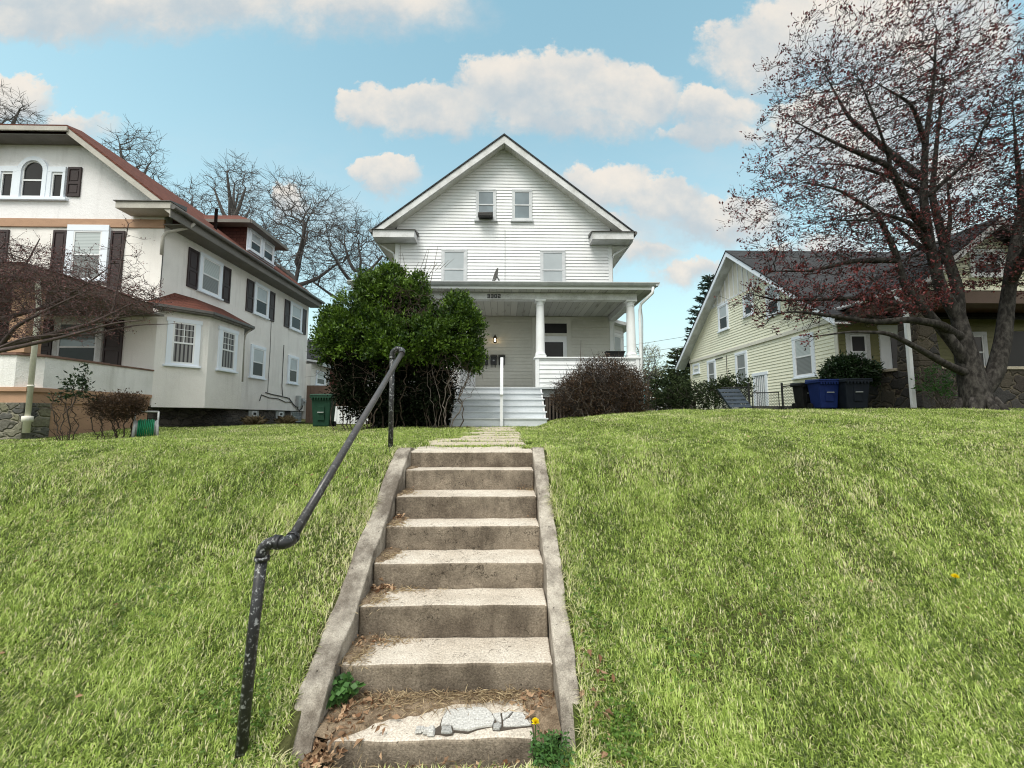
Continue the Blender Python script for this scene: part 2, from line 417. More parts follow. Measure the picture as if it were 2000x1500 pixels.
def window(parent, fr, u0, u1, z0, z1, cas=.1, trim='blue_white', top='blind', bottom='glass', muntin=False, sill=True, head=.0, proud=.05, name='window', sash='white', mid=.5):
    """casing u0..u1 x z0..z1 (outer); two sashes inside"""
    mb = MB()
    w = proud
    mb.fbox(fr, u0, u0 + cas, 0, w, z0, z1); mb.fbox(fr, u1 - cas, u1, 0, w, z0, z1)
    mb.fbox(fr, u0 - head, u1 + head, 0, w + .008, z1 + .001, z1 + cas * .95); 
    mb.fbox(fr, u0 + cas, u1 - cas, 0, w - .003, z0, z0 + .05)
    win = mb.build(name, trim, parent, bevel=.004)
    a, b = u0 + cas, u1 - cas; zb, zt = z0 + .05, z1
    zm = zb + (zt - zb) * mid
    s = MB(); fw = min(.045, (b - a) * .09)
    for (q0, q1, w1) in ((zm - .02, zt, w - .004), (zb, zm + .02, w - .011)):
        s.fbox(fr, a, a + fw, w1 - .02, w1, q0, q1); s.fbox(fr, b - fw, b, w1 - .02, w1, q0, q1)
        s.fbox(fr, a + fw, b - fw, w1 - .02, w1 - .001, q0, q0 + fw); s.fbox(fr, a + fw, b - fw, w1 - .02, w1 - .001, q1 - fw, q1)
    if muntin:
        uu = (a + b) / 2; s.fbox(fr, uu - .01, uu + .01, w - .022, w - .010, zm, zt)
        for q in (.33, .66): s.fbox(fr, a + fw, b - fw, w - .023, w - .011, zm + (zt - zm) * q - .008, zm + (zt - zm) * q + .008)
    s.build('sash', sash, win)
    g = MB(); g.quad(fr.p(a, w - .019, zm), fr.p(b, w - .019, zm), fr.p(b, w - .019, zt), fr.p(a, w - .019, zt))
    g.build('blind' if 'blind' in top else 'pane', top, win)
    g = MB(); g.quad(fr.p(a, w - .0235, zb), fr.p(b, w - .0235, zb), fr.p(b, w - .0235, zm), fr.p(a, w - .0235, zm))
    g.build('blind' if 'blind' in bottom else 'pane', bottom, win)
    if sill:
        q = MB(); q.fbox(fr, u0 - .05, u1 + .05, 0, w + .045, z0 - .06, z0 - .001); q.build('sill', trim, win, bevel=.005)
    return win
def shutter(parent, fr, u0, u1, z0, z1, m='shutter', w0=.004):
    mb = MB(); zm = z0 + (z1 - z0) * .46
    st = .055
    mb.fbox(fr, u0, u0 + st, w0, w0 + .04, z0, z1); mb.fbox(fr, u1 - st, u1, w0, w0 + .04, z0, z1)
    for q in (z0, zm - .04, z1 - .08): mb.fbox(fr, u0 + st, u1 - st, w0, w0 + .038, q, q + .08)
    mb.fbox(fr, u0 + st, u1 - st, w0, w0 + .018, z0 + .08, z1 - .08)
    for (q0, q1) in ((z0 + .12, zm - .08), (zm + .08, z1 - .12)): mb.fbox(fr, u0 + st + .035, u1 - st - .035, w0 + .015, w0 + .03, q0, q1)
    return mb.build('shutter', m, parent, bevel=.004)
def roof_plane(mb, p, th, mi=0):
    """slab: polygon p (top) thickened downwards"""
    return mb.prism([Vector(q) for q in p], (0, 0, -th), mi)
# ================================================================== the white house
def build_white_house():
    H = thing('white_house', 'white clapboard house with steep front gable and full width porch, straight up the steps', 'house', (0, 14, 1.5))
    W = 3.87; YF = 14.0; YB = 22.5
    AP = 11.81; EX = 4.55; EZ = 8.26; SL = (AP - EZ) / EX
    wt = lambda x: AP - .2 - SL * abs(x)            # wall top under the roof
    fr = Fr((0, YF, 0), (1, 0, 0), (0, -1, 0))
    # body
    body = MB()
    body.prism([(-W, YF, 1.2), (W, YF, 1.2), (W, YF, wt(W)), (0, YF, wt(0)), (-W, YF, wt(-W))], (0, YB - YF, 0))
    wall = body.build('wall', 'siding', H)
    sd = MB()
    def span(z):
        x = W if z < wt(W) else max(0, (AP - .2 - z) / SL)
        return [(-x, x)]
    siding(sd, fr, 5.35, 11.55, .119, span)
    sd.build('gable_siding', 'siding', H)
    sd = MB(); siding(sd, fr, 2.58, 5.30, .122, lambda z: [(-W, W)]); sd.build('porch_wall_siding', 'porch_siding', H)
    for s in (-1, 1):
        frs = Fr((s * W, YF if s > 0 else YB, 0), (0, s, 0), (s, 0, 0))
        sd = MB(); siding(sd, frs, 2.4, 8.2, .119, lambda z: [(0, YB - YF)]); sd.build('side_siding', 'siding', H)
        c = MB(); c.fbox(fr, s * W - .09 if s > 0 else s * W - .035, s * W + .035 if s > 0 else s * W + .09, 0, .035, 2.58, 8.0)
        c.fbox(frs, -.03 if s > 0 else YB - YF - .09, .09 if s > 0 else YB - YF + .03, 0.001, .034, 2.4, 7.999)
        c.build('corner_board', 'white', H)
    # roof: two slabs, rakes, soffits
    RY = 13.5
    for s in (-1, 1):
        r = MB()
        r.prism([(0, RY - .03, AP), (s * (EX + .05), RY - .03, EZ - .05 * SL), (s * (EX + .05), RY - .03, EZ - .05 * SL - .05), (0, RY - .03, AP - .06)], (0, YB - RY + .4, 0))
        roof = r.build('roof', 'grey_roof_y', H)
        b = MB()
        b.prism([(0, RY, AP - .062), (s * EX, RY, EZ - .062), (s * EX, RY, EZ - .30), (0, RY, AP - .34)], (0, .045, 0))
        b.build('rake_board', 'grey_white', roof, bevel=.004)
        b = MB(); b.prism([(0, RY + .046, AP - .20), (s * (EX - .1), RY + .046, AP - .20 - SL * (EX - .1)), (s * (EX - .1), RY + .046, AP - .225 - SL * (EX - .1)), (0, RY + .046, AP - .225)], (0, YF - RY - .03, 0))
        b.build('soffit', 'soffit', roof)
        b = MB()                                       # boxed eave return with its little sloping cap
        x0, x1 = (3.10, 4.56) if s > 0 else (-4.56, -3.12)
        b.box(x0, x1, RY - .03, YF - .02, 7.93, 8.19)
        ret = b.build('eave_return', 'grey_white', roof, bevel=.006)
        b = MB(); b.hexa([(x0 - .04, RY - .08, 8.19), (x1 + .04, RY - .08, 8.19), (x1 + .04, YF, 8.19), (x0 - .04, YF, 8.19), (x0 - .04, RY - .08, 8.205), (x1 + .04, RY - .08, 8.205), (x1 + .04, YF, 8.33), (x0 - .04, YF, 8.33)])
        b.build('return_cap', 'dgutter', ret)
        b = MB(); b.box(s * W if s > 0 else -EX + .02, EX - .02 if s > 0 else -W, YF + .05, YB + .3, 7.93, 7.96); b.build('eave_soffit', 'soffit', roof)
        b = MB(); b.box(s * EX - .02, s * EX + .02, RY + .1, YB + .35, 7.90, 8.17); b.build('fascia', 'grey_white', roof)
        g = MB(); g.tube([(s * (EX + .08), RY - .02, 8.17), (s * (EX + .08), YB + .3, 8.12)], .065, 10); g.build('gutter', 'dgutter', roof, True)
        d = MB(); d.tube([(s * (EX + .02), RY + .55, 8.10), (s * (EX - .03), RY + .55, 7.95), (s * (W + .14), YF + .10, 7.62), (s * (W + .07), YF + .10, 7.45), (s * (W + .07), YF + .10, 2.0)], .036, 8)
        d.build('downspout', 'white', roof, True)
    # windows
    for (u0, u1, top, bot) in ((-1.03, -.29, 'glass_grey', 'glass_grey'), (.285, 1.02, 'glass_grey', 'glass_grey')):
        window(H, fr, u0, u1, 8.83, 9.94, .065, 'frame', top, bot, sash='frame', proud=.055)
    for (u0, u1) in ((-2.25, -1.33), (1.30, 2.215)):
        window(H, fr, u0, u1, 6.38, 7.66, .075, 'frame', 'shade', 'shade', sash='frame', proud=.055, mid=.45)
    ca = MB(); ca.tube([(.03, YF - .03, 8.5), (.035, YF - .03, 7.4), (.03, YF - .03, 6.3)], .008, 5); ca.build('cable', 'grey_metal', H)
    # doors
    for s in (1, -1):
        d = MB(); u0, u1 = (1.0, 2.40) if s > 0 else (-2.40, -1.0)
        d.fbox(fr, u0, u0 + .16, 0, .05, 2.58, 5.12); d.fbox(fr, u1 - .16, u1, 0, .05, 2.58, 5.12); d.fbox(fr, u0 - .02, u1 + .02, 0, .056, 5.12, 5.27)
        d.fbox(fr, u0 + .16, u1 - .16, 0, .048, 4.58, 4.68)
        dr = d.build('door', 'porch_siding' if s > 0 else 'white', H, bevel=.005)
        g = MB(); g.fbox(fr, u0 + .16, u1 - .16, 0, .03, 4.68, 5.03); g.build('transom', 'dark', dr)
        g = MB(); g.fbox(fr, u0 + .16, u1 - .16, 0, .028, 5.031, 5.119); g.build('transom_frame', 'porch_siding', dr)
        a, b = u0 + .17, u1 - .17
        g = MB(); g.fbox(fr, a, a + .13, 0, .04, 2.6, 4.57); g.fbox(fr, b - .13, b, 0, .04, 2.6, 4.57); g.fbox(fr, a + .13, b - .13, 0, .039, 4.36, 4.57); g.fbox(fr, a + .13, b - .13, 0, .039, 2.6, 3.4)
        g.build('leaf', 'white', dr, bevel=.004)
        g = MB(); g.fbox(fr, a + .13, b - .13, 0, .032, 3.4, 4.36); g.build('pane', 'glass', dr)
        g = MB(); g.tube([fr.p(b - .06 if s < 0 else a + .06, .04, 3.5), fr.p(b - .06 if s < 0 else a + .06, .09, 3.5)], .022, 8); g.build('handle', 'black_metal', dr)
    # bay on the right side
    b = MB(); P = [(W, 14.45), (4.62, 15.15), (4.62, 17.0), (W, 17.7)]
    b.prism([(x, y, 2.4) for x, y in P], (0, 0, 2.75)); bay = b.build('bay', 'siding', H)
    p0, p1 = Vector((*P[0], 0)), Vector((*P[1], 0)); rr = (p1 - p0); fb = Fr(p0, rr, (rr.y, -rr.x, 0))
    sd = MB(); siding(sd, fb, 2.45, 5.1, .122, lambda z: [(0, rr.length)]); sd.build('bay_siding', 'siding', bay)
    window(H, fb, .2, rr.length - .16, 3.3, 4.75, .09, 'white', 'shade', 'glass_grey', proud=.05)
    c = MB(); c.prism([(x + dx, y + dy, 5.15) for (x, y), (dx, dy) in zip(P, ((-.02, -.35), (.32, -.15), (.32, .15), (0, .35)))], (0, 0, .12)); c.build('bay_eave', 'grey_white', bay)
    # ---------------- porch
    YP = 11.8; PX = 4.0; FZ = 2.577
    p = MB(); p.box(-PX - .08, PX + .08, YP - .14, YF - .03, FZ - .045, FZ); porch = p.build('porch_floor', 'stepw', H)
    p = MB(); p.box(-PX, PX, YP + .02, YP + .07, 2.30, FZ - .046); p.box(PX - .05, PX, YP + .071, YF, 2.30, FZ - .046); p.build('floor_fascia', 'grey_white', porch)
    p = MB(); p.box(-PX, PX, YP + .5, YP + .55, 1.2, 2.5); p.build('under_porch', 'dark', porch)
    p = MB()
    for i in range(26):
        x = 1.34 + i * .105
        p.box(x, x + .05, YP + .03, YP + .05, g1(x, 11.9) - .1, 2.299)
    p.box(1.22, 1.32, YP + .02, YP + .08, 1.4, 2.299)
    p.build('lattice', 'twig_grey', porch)
    c = MB(); c.box(-PX, PX, YP + .13, YF - .02, 5.30, 5.33); c.build('porch_ceiling', 'ceiling', H)
    b = MB(); b.box(-PX, PX, YP - .12, YP + .12, 5.215, 5.42)
    b.box(PX - .26, PX - .01, YP + .121, YF - .03, 5.12, 5.31); b.box(-PX + .01, -PX + .26, YP + .121, YF - .03, 5.12, 5.31)
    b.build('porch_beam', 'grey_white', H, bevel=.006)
    b = MB(); b.box(-PX - .4, PX + .4, 11.40, YP - .121, 5.425, 5.45); b.box(PX - .02, PX + .4, YP - .12, YF, 5.424, 5.448); b.box(-PX - .4, -PX + .02, YP - .12, YF, 5.424, 5.448)
    b.build('porch_soffit', 'ceiling', H)
    b = MB(); b.box(-PX - .42, PX + .42, 11.36, 11.40, 5.43, 5.52); b.box(PX + .38, PX + .42, 11.401, YF, 5.43, 5.52); b.box(-PX - .42, -PX - .38, 11.401, YF, 5.43, 5.52)
    b.build('porch_fascia', 'white', H, bevel=.004)
    r = MB()
    e = [(-PX - .46, 11.33, 5.60), (PX + .46, 11.33, 5.60), (PX - .6, YF - .02, 6.32), (-PX + .6, YF - .02, 6.32)]
    r.quad(*e); r.quad((PX + .46, 11.33, 5.60), (PX + .46, YF - .02, 5.60), (PX - .6, YF - .02, 6.32)); r.quad((-PX - .46, YF - .02, 5.60), (-PX - .46, 11.33, 5.60), (-PX + .6, YF - .02, 6.32))
    r.quad((-PX - .46, 11.33, 5.525), (-PX - .46, YF, 5.525), (PX + .46, YF, 5.525), (PX + .46, 11.33, 5.525))
    pr = r.build('porch_roof', 'grey_roof', H)
    g = MB()
    prof = [(0, 0), (0, .10), (-.03, .115), (-.115, .115), (-.12, .09), (-.085, .03), (-.05, 0)]
    g.prism([(-PX - .50, 11.355 + a, 5.505 + b) for a, b in prof], (2 * PX + 1.0, 0, 0)); g.build('porch_gutter', 'gutter', pr, bevel=.004)
    g = MB(); g.prism([(PX + .425 - a, 11.25, 5.505 + b) for a, b in prof], (0, 2.7, 0)); g.build('porch_side_gutter', 'gutter', pr)
    d = MB(); d.tube([(4.36, 11.33, 5.50), (4.35, 11.34, 5.33), (4.10, 11.62, 5.08), (4.07, 11.66, 4.9), (4.07, 11.68, 3.5), (4.05, 11.68, 1.6)], .045, 10)
    for z in (4.6, 3.9, 2.9): d.lathe((4.07, 11.675, z), [(.05, 0), (.05, .03)], 10)
    d.build('porch_downspout', 'white', pr, True)
    d = MB(); d.tube([(4.12, 11.70, 5.1), (4.15, 11.66, 4.6), (4.13, 11.70, 3.4), (4.12, 11.7, 1.8)], .014, 6); d.build('cable', 'grey_metal', pr)
    # columns
    for x in (-3.83, -1.12, 1.09, 3.83):
        c = MB(); z0 = 3.475
        c.box(x - .165, x + .165, YP - .165, YP + .165, z0, z0 + .055); c.box(x - .16, x + .16, YP - .16, YP + .16, 5.165, 5.214)
        cl = c.build('column', 'white', H, bevel=.005)
        c = MB(); c.lathe((x, YP, 0), [(.155, z0 + .056), (.163, z0 + .085), (.155, z0 + .115), (.142, z0 + .125), (.138, z0 + .16), (.134, z0 + .4), (.13, z0 + .9), (.115, 5.0), (.112, 5.03), (.125, 5.04), (.125, 5.06), (.112, 5.07), (.113, 5.12), (.14, 5.164)], 28)
        c.build('shaft', 'white', cl, True)
    # half walls
    fp = Fr((0, YP - .12, 0), (1, 0, 0), (0, -1, 0))
    for s in (1, -1):
        a, b_ = (.94, PX) if s > 0 else (-PX, -1.30)
        q = MB(); q.box(a, b_, YP - .12, YP + .12, FZ + .001, 3.43); pw = q.build('porch_half_wall', 'white', H)
        q = MB(); siding(q, fp, FZ + .01, 3.42, .132, lambda z: [(a + .1, b_ - .1)]); q.build('half_wall_siding', 'white', pw)
        q = MB(); q.fbox(fp, a - .01, a + .1, 0, .035, FZ + .005, 3.428); q.build('corner_board', 'white', pw); q = MB(); q.fbox(fp, b_ - .1, b_ + .01, 0, .035, FZ + .005, 3.428); q.build('corner_board', 'white', pw)
        q = MB(); q.box(a - .05, b_ + .05, YP - .18, YP + .18, 3.431, 3.474)
        x = PX - .12 if s > 0 else -PX + .12
        q.box(x - .15, x + .15, YP + .181, YF - .05, 3.431, 3.474); q.build('half_wall_cap', 'white', pw, bevel=.004)
        q = MB(); q.box(x - .1, x + .1, YP + .13, YF - .04, FZ + .001, 3.43); q.build('side_half_wall', 'white', pw)
    # house number: four dark figures on the beam
    fb = Fr((-.50, YP - .121, 5.305), (1, 0, 0), (0, -1, 0))
    SEG = {'3': 'abcdg', '0': 'abcdef', '2': 'abdeg'}
    nb = MB(); w, h, t = .058, .115, .026
    for i, ch in enumerate('3302'):
        u = i * .105
        for k in SEG[ch]:
            q = {'a': (u, u + w + t, h - t, h), 'd': (u, u + w + t, 0, t), 'g': (u + t * .3, u + w + t * .7, h / 2 - t / 2, h / 2 + t / 2),
                 'b': (u + w, u + w + t, h / 2, h - t), 'c': (u + w, u + w + t, t, h / 2 - 0.0), 'f': (u, u + t, h / 2, h - t), 'e': (u, u + t, t, h / 2)}[k]
            nb.fbox(fb, q[0], q[1], .002, .012 + .0006 * 'abcdefg'.index(k), q[2] - .055, q[3] - .055)
    nb.build('house_number', 'black_metal', H)
    return H
build_white_house()

def build_porch_steps():
    S = thing('porch_steps', 'pale blue grey wooden steps climbing to the front porch, split by one handrail', 'steps', (-.14, 10.4, 1.5))
    x0, x1 = -1.41, 1.13
    n = 6; rise = (2.577 - 1.50) / n
    for k in range(n):
        z = 1.50 + rise * (k + 1); y = 10.42 + .25 * k
        e = .03 * (n - 1 - k) / (n - 1)
        if k < n - 1:
            t = MB(); t.box(x0 - e, x1 + e, y - .025, y + .27, z - .038, z); t.build('tread', 'stepw', S, bevel=.006)
        q = MB(); q.box(x0 + .01, x1 - .01, y + .005, y + .03, z - rise - (.04 if k == 0 else 0.0) + .001, z - .039); q.build('riser', 'stepw', S)
    t = MB(); t.box(x0 + .05, x1 - .02, 11.64, 11.80, 2.538, 2.5765); t.build('nosing', 'stepw', S, bevel=.006)
    for x in (x0 + .02, x1 - .06):
        st = MB(); st.prism([(x, 10.46, 1.45), (x, 11.66, 1.45), (x, 11.66, 2.52), (x, 10.46, 1.60)], (.04, 0, 0)); st.build('stringer', 'grey_white', S)
    for q in ((10.30, 10.36, 1.46, 2.30), (11.74, 11.83, 2.578, 3.40)):
        h = MB(); h.box(-.10, -.02, *q); h.build('handrail_post', 'white', S, bevel=.005)
    h = MB(); h.bar((-.06, 10.26, 2.27), (-.06, 11.84, 3.47), .085, .04); h.build('handrail', 'white', S, bevel=.006)
build_porch_steps()

# small things on the white house
def build_ac():
    A = thing('window_air_conditioner', 'dark box air conditioner sticking out of the left attic window of the white house', 'air conditioner', (-.66, 13.8, 8.9))
    b = MB(); b.hexa([(-.93, 13.62, 8.80), (-.40, 13.62, 8.80), (-.40, 13.93, 8.86), (-.93, 13.93, 8.86), (-.93, 13.62, 8.95), (-.40, 13.62, 8.97), (-.40, 13.93, 9.01), (-.93, 13.93, 9.00)])
    b.build('case', 'black_metal', A, bevel=.01)
    g = MB()
    for i in range(5): g.box(-.90, -.43, 13.600, 13.617, 8.825 + i * .023, 8.835 + i * .023)
    g.build('grille', 'dgutter', A)
build_ac()
def build_dish():
    D = thing('satellite_dish', 'grey satellite dish seen nearly edge on above the porch gutter', 'satellite dish', (-.27, 12.6, 5.95))
    m = MB(); N = 20; c = Vector((-.27, 12.55, 6.24)); ax = Vector((-.93, -.30, .22)).normalized(); u = ax.orthogonal().normalized(); v = ax.cross(u)
    rings = [(.0, -.05), (.12, -.035), (.2, -.01), (.245, .02), (.25, .012)]
    vs = [];
    for r, d in rings:
        for j in range(N):
            a = 2 * math.pi * j / N; m.v.append(tuple(c + ax * d + (u * math.cos(a) + v * math.sin(a) * 1.1) * max(r, .002)))
    for i in range(len(rings) - 1):
        for j in range(N):
            m.f.append((i * N + j, i * N + (j + 1) % N, (i + 1) * N + (j + 1) % N, (i + 1) * N + j)); m.m.append(0)
    m.build('reflector', 'dgutter', D, True)
    a = MB(); a.tube([c - ax * .05, c - ax * .12 + Vector((0, 0, -.1)), (-.2, 12.65, 5.93)], .022, 8); a.build('mast', 'grey_metal', D, True)
    a = MB(); a.tube([c + Vector((0, 0, -.25)), c + ax * .10 + Vector((0, 0, -.16))], .010, 6); a.box(*[k for q in (c + ax * .10 + Vector((0, 0, -.16))) for k in (q - .02, q + .02)]); a.build('feed_arm', 'grey_metal', D)
build_dish()
def build_lantern():
    L = thing('wall_lantern', 'small dark wall lantern with its bulb lit beside the mailboxes', 'lamp', (-.31, 13.97, 4.4))
    b = MB(); x, y = -.31, 13.86
    b.lathe((x, y, 0), [(.05, 4.30), (.062, 4.33), (.055, 4.335)], 12); b.lathe((x, y, 0), [(.07, 4.46), (.062, 4.50), (.03, 4.55), (.012, 4.60)], 12)
    for j in range(4):
        a = j * math.pi / 2 + .6; b.tube([(x + .056 * math.cos(a), y + .056 * math.sin(a), 4.33), (x + .064 * math.cos(a), y + .064 * math.sin(a), 4.47)], .006, 4)
    b.box(x - .02, x + .02, y + .04, 13.975, 4.50, 4.53); b.box(x - .05, x + .05, 13.955, 13.975, 4.36, 4.56)
    b.build('cage', 'lantern', L)
    m = bpy.data.materials.new('lit_bulb'); m.use_nodes = True
    bs = m.node_tree.nodes['Principled BSDF']; bs.inputs['Emission Color'].default_value = (1, .72, .36, 1); bs.inputs['Emission Strength'].default_value = 5; bs.inputs['Base Color'].default_value = (1, .8, .5, 1)
    g = MB(); g.lathe((x, y, 0), [(.004, 4.335), (.026, 4.35), (.036, 4.39), (.030, 4.44), (.008, 4.465)], 12); g.build('bulb', m, L, True)
    ld = bpy.data.lights.new('bulb_light', 'POINT'); ld.energy = .6; ld.color = (1, .70, .36); ld.shadow_soft_size = .05
    lo = bpy.data.objects.new('bulb_light', ld); lo.parent = L; lo.location = (0, -.22, -.01); col.objects.link(lo)
build_lantern()
def build_mailboxes():
    spots = [(-.655, 'black wall mailbox at the left end of the row, nearest the green bush'), (-.355, 'black wall mailbox in the middle of the row of three'), (-.075, 'black wall mailbox half hidden by the white handrail')]
    for x, lab in spots:
        T = thing('mailbox', lab, 'mailbox', (x, 13.97, 3.72), 'black mailboxes on the porch wall')
        b = MB(); b.box(x - .105, x + .105, 13.84, 13.965, 3.53, 3.80); b.build('box', 'black_metal', T, bevel=.012)
        b = MB(); b.hexa([(x - .12, 13.80, 3.79), (x + .12, 13.80, 3.79), (x + .12, 13.97, 3.83), (x - .12, 13.97, 3.83), (x - .12, 13.80, 3.83), (x + .12, 13.80, 3.83), (x + .12, 13.97, 3.90), (x - .12, 13.97, 3.90)]); b.build('lid', 'black_metal', T, bevel=.01)
        b = MB()
        for s in (-.06, .06): b.tube([(x + s, 13.93, 3.54), (x + s, 13.91, 3.46), (x + s, 13.86, 3.435), (x + s, 13.84, 3.46)], .009, 6)
        b.build('paper_hook', 'black_metal', T)
        b = MB(); b.lathe((x, 13.835, 3.68), [(.001, -.035), (.03, -.02), (.036, 0), (.03, .02), (.001, .035)], 10); b.build('emblem', 'grey_metal', T)
build_mailboxes()
def build_planter():
    P = thing('window_box_planter', 'long black planter box standing on the porch half wall beside the corner column', 'planter', (3.4, 11.8, 3.475))
    b = MB(); b.hexa([(3.10, 11.72, 3.476), (3.56, 11.72, 3.476), (3.56, 11.88, 3.476), (3.10, 11.88, 3.476), (3.05, 11.69, 3.645), (3.61, 11.69, 3.645), (3.61, 11.91, 3.645), (3.05, 11.91, 3.645)]); b.build('trough', 'black_bin', P, bevel=.01)
    b = MB(); b.box(3.04, 3.62, 11.68, 11.92, 3.64, 3.665); b.build('rim', 'black_bin', P, bevel=.006)
    b = MB(); b.box(3.08, 3.58, 11.70, 11.90, 3.655, 3.668); b.build('soil', 'crack', P)
build_planter()
# ================================================================== the stucco house on the left
def build_stucco_house():
    H = thing('stucco_house', 'cream stucco house with red brown roof and dark shutters, on the left', 'house', (-10.4, 12, 1.45))
    X = -10.4; YF = 12.0; YB = 21.1; XL = -18.2; CX = -14.3
    EXR = -9.80; EZ = 7.93; SL = .762
    rz = lambda x: EZ + SL * (EXR - x if x > CX else x + 18.8)
    ff = Fr((0, YF, 0), (1, 0, 0), (0, -1, 0)); fs = Fr((X, 0, 0), (0, 1, 0), (1, 0, 0))
    CZ = 10.36                                          # clipped gable line
    xr = EXR - (CZ - EZ) / SL; xl = 2 * CX - xr
    b = MB(); b.prism([(XL, YF, 2.02), (X, YF, 2.02), (X, YF, 7.55), (XL, YF, 7.55)], (0, YB - YF, 0)); b.build('wall', 'stucco', H)
    b = MB(); b.prism([(XL, YF - .02, 7.54), (X, YF - .02, 7.54), (X, YF - .02, rz(X) - .2), (xr, YF - .02, CZ - .16), (xl, YF - .02, CZ - .16), (XL, YF - .02, rz(X) - .2)], (0, .3, 0)); b.build('gable_wall', 'stucco_up', H)
    b = MB(); b.box(XL - .03, X + .03, YF - .05, YF - .001, 7.46, 7.72); b.build('trim_band', 'tan', H, bevel=.005)
    # roof
    RY = 11.45; YE = 21.25; AP = rz(CX); th = .07
    hipY = RY + (AP - CZ) / .62
    r = MB()
    r.prism([(EXR - .02, RY, EZ), (EXR - .02, YE, EZ), (CX, YE, AP), (CX, hipY, AP), (xr, RY, CZ)], (0, 0, -th)); r.build('roof', 'red_roof', H)
    r = MB(); r.prism([(-18.8, YE, EZ), (-18.8, RY, EZ), (xl, RY, CZ), (CX, hipY, AP), (CX, YE, AP)], (0, 0, -th))
    r.prism([(xl, RY, CZ), (xr, RY, CZ), (CX, hipY, AP)], (0, 0, -th)); r.build('roof', 'red_roof', H)
    b = MB()
    b.prism([(EXR, RY + .01, EZ - th - .005), (xr, RY + .01, CZ - th - .005), (xr, RY + .01, CZ - th - .20), (EXR, RY + .01, EZ - th - .22)], (0, .05, 0))
    b.prism([(-18.8, RY + .01, EZ - th - .005), (xl, RY + .01, CZ - th - .005), (xl, RY + .01, CZ - th - .20), (-18.8, RY + .01, EZ - th - .22)], (0, .05, 0))
    b.box(xl - .05, xr + .05, RY - .04, RY + .009, CZ - th - .14, CZ - th - .003)
    b.build('rake_board', 'eave', H, bevel=.004)
    b = MB(); b.prism([(EXR - .1, RY + .061, EZ - th - .18 + .1 * SL), (xr, RY + .061, CZ - th - .19), (xr, RY + .061, CZ - th - .21), (EXR - .1, RY + .061, EZ - th - .20 + .1 * SL)], (0, YF - RY - .09, 0))
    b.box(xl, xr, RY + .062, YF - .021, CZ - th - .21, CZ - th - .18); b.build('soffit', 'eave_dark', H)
    b = MB(); b.box(-11.36, EXR + .02, RY - .02, YF - .055, 7.80, 8.0)
    ret = b.build('eave_return', 'eave', H, bevel=.006)
    b = MB(); b.hexa([(-11.40, RY - .06, 8.0), (EXR + .05, RY - .06, 8.0), (EXR + .05, YF, 8.0), (-11.40, YF, 8.0), (-11.40, RY - .06, 8.02), (EXR + .05, RY - .06, 8.02), (EXR + .05, YF, 8.14), (-11.40, YF, 8.14)]); b.build('return_cap', 'dgutter', ret)
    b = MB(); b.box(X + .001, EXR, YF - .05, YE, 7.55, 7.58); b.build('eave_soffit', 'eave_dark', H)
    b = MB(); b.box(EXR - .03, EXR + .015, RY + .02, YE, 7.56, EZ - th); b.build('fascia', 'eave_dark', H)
    g = MB(); g.tube([(EXR + .085, RY, 7.86), (EXR + .085, YE + .05, 7.83)], .075, 10); g.build('gutter', 'dgutter', H, True)
    d = MB(); d.tube([(EXR + .06, 12.3, 7.78), (EXR - .02, 12.25, 7.62), (X + .12, YF - .06, 7.30), (X + .05, YF - .08, 7.15), (X + .05, YF - .08, 6.6)], .045, 8); d.build('downspout', 'eave', H, True)
    d = MB(); d.tube([(X + .04, YF - .02, 7.1), (X + .04, YF - .03, 5.6)], .014, 6); d.build('cable', 'cable', H)
    # front windows: arched trio and the bedroom window
    z0, z1 = 8.40, 9.13
    mid = MB(); cx = -14.41; hw = .32
    arc = [(cx + hw * math.cos(a), 9.20 + hw * 1.05 * math.sin(a)) for a in np.linspace(0, math.pi, 17)]
    g = MB(); g.prism([(cx - hw, YF - .035, 8.42), (cx + hw, YF - .035, 8.42)] + [(x, YF - .035, z) for x, z in arc], (0, .015, 0))
    W = MB()
    out = [(cx + (hw + .13) * math.cos(a), 9.20 + (hw * 1.05 + .13) * math.sin(a)) for a in np.linspace(0, math.pi, 17)]
    for i in range(16):
        (a, b_), (c, d_) = arc[i], arc[i + 1]; (e, f), (h, k) = out[i], out[i + 1]
        W.prism([(a, YF - .10, b_), (e, YF - .10, f), (h, YF - .10, k), (c, YF - .10, d_)], (0, .079, 0))
    for s in (-1, 1): W.box(cx + s * hw if s > 0 else cx - hw - .13, cx + hw + .13 if s > 0 else cx - hw, YF - .10, YF - .021, 8.36, 9.20)
    x0, x1 = -15.42, -13.42
    W.box(x0 - .1, x1 + .1, YF - .12, YF - .0205, 8.28, 8.359)
    W.box(x0, cx - hw - .13, YF - .09, YF - .0205, z1 + .05, z1 + .22); W.box(cx + hw + .13, x1, YF - .09, YF - .0205, z1 + .05, z1 + .22)
    for (a, b_) in ((x0, x0 + .08), (cx - hw - .26, cx - hw - .1305), (cx + hw + .1305, cx + hw + .26), (x1 - .08, x1)): W.box(a, b_, YF - .088, YF - .0205, 8.359, z1 + .05)
    win = W.build('arched_window', 'blue_white', H, bevel=.004); g.build('pane', 'glass', win)
    q = MB()
    q.box(cx - hw, cx + hw, YF - .055, YF - .036, 8.90, 8.95); q.box(cx - hw, cx - hw + .04, YF - .056, YF - .036, 8.42, 9.2); q.box(cx + hw - .04, cx + hw, YF - .056, YF - .036, 8.42, 9.2); q.box(cx - hw, cx + hw, YF - .054, YF - .036, 8.36, 8.43)
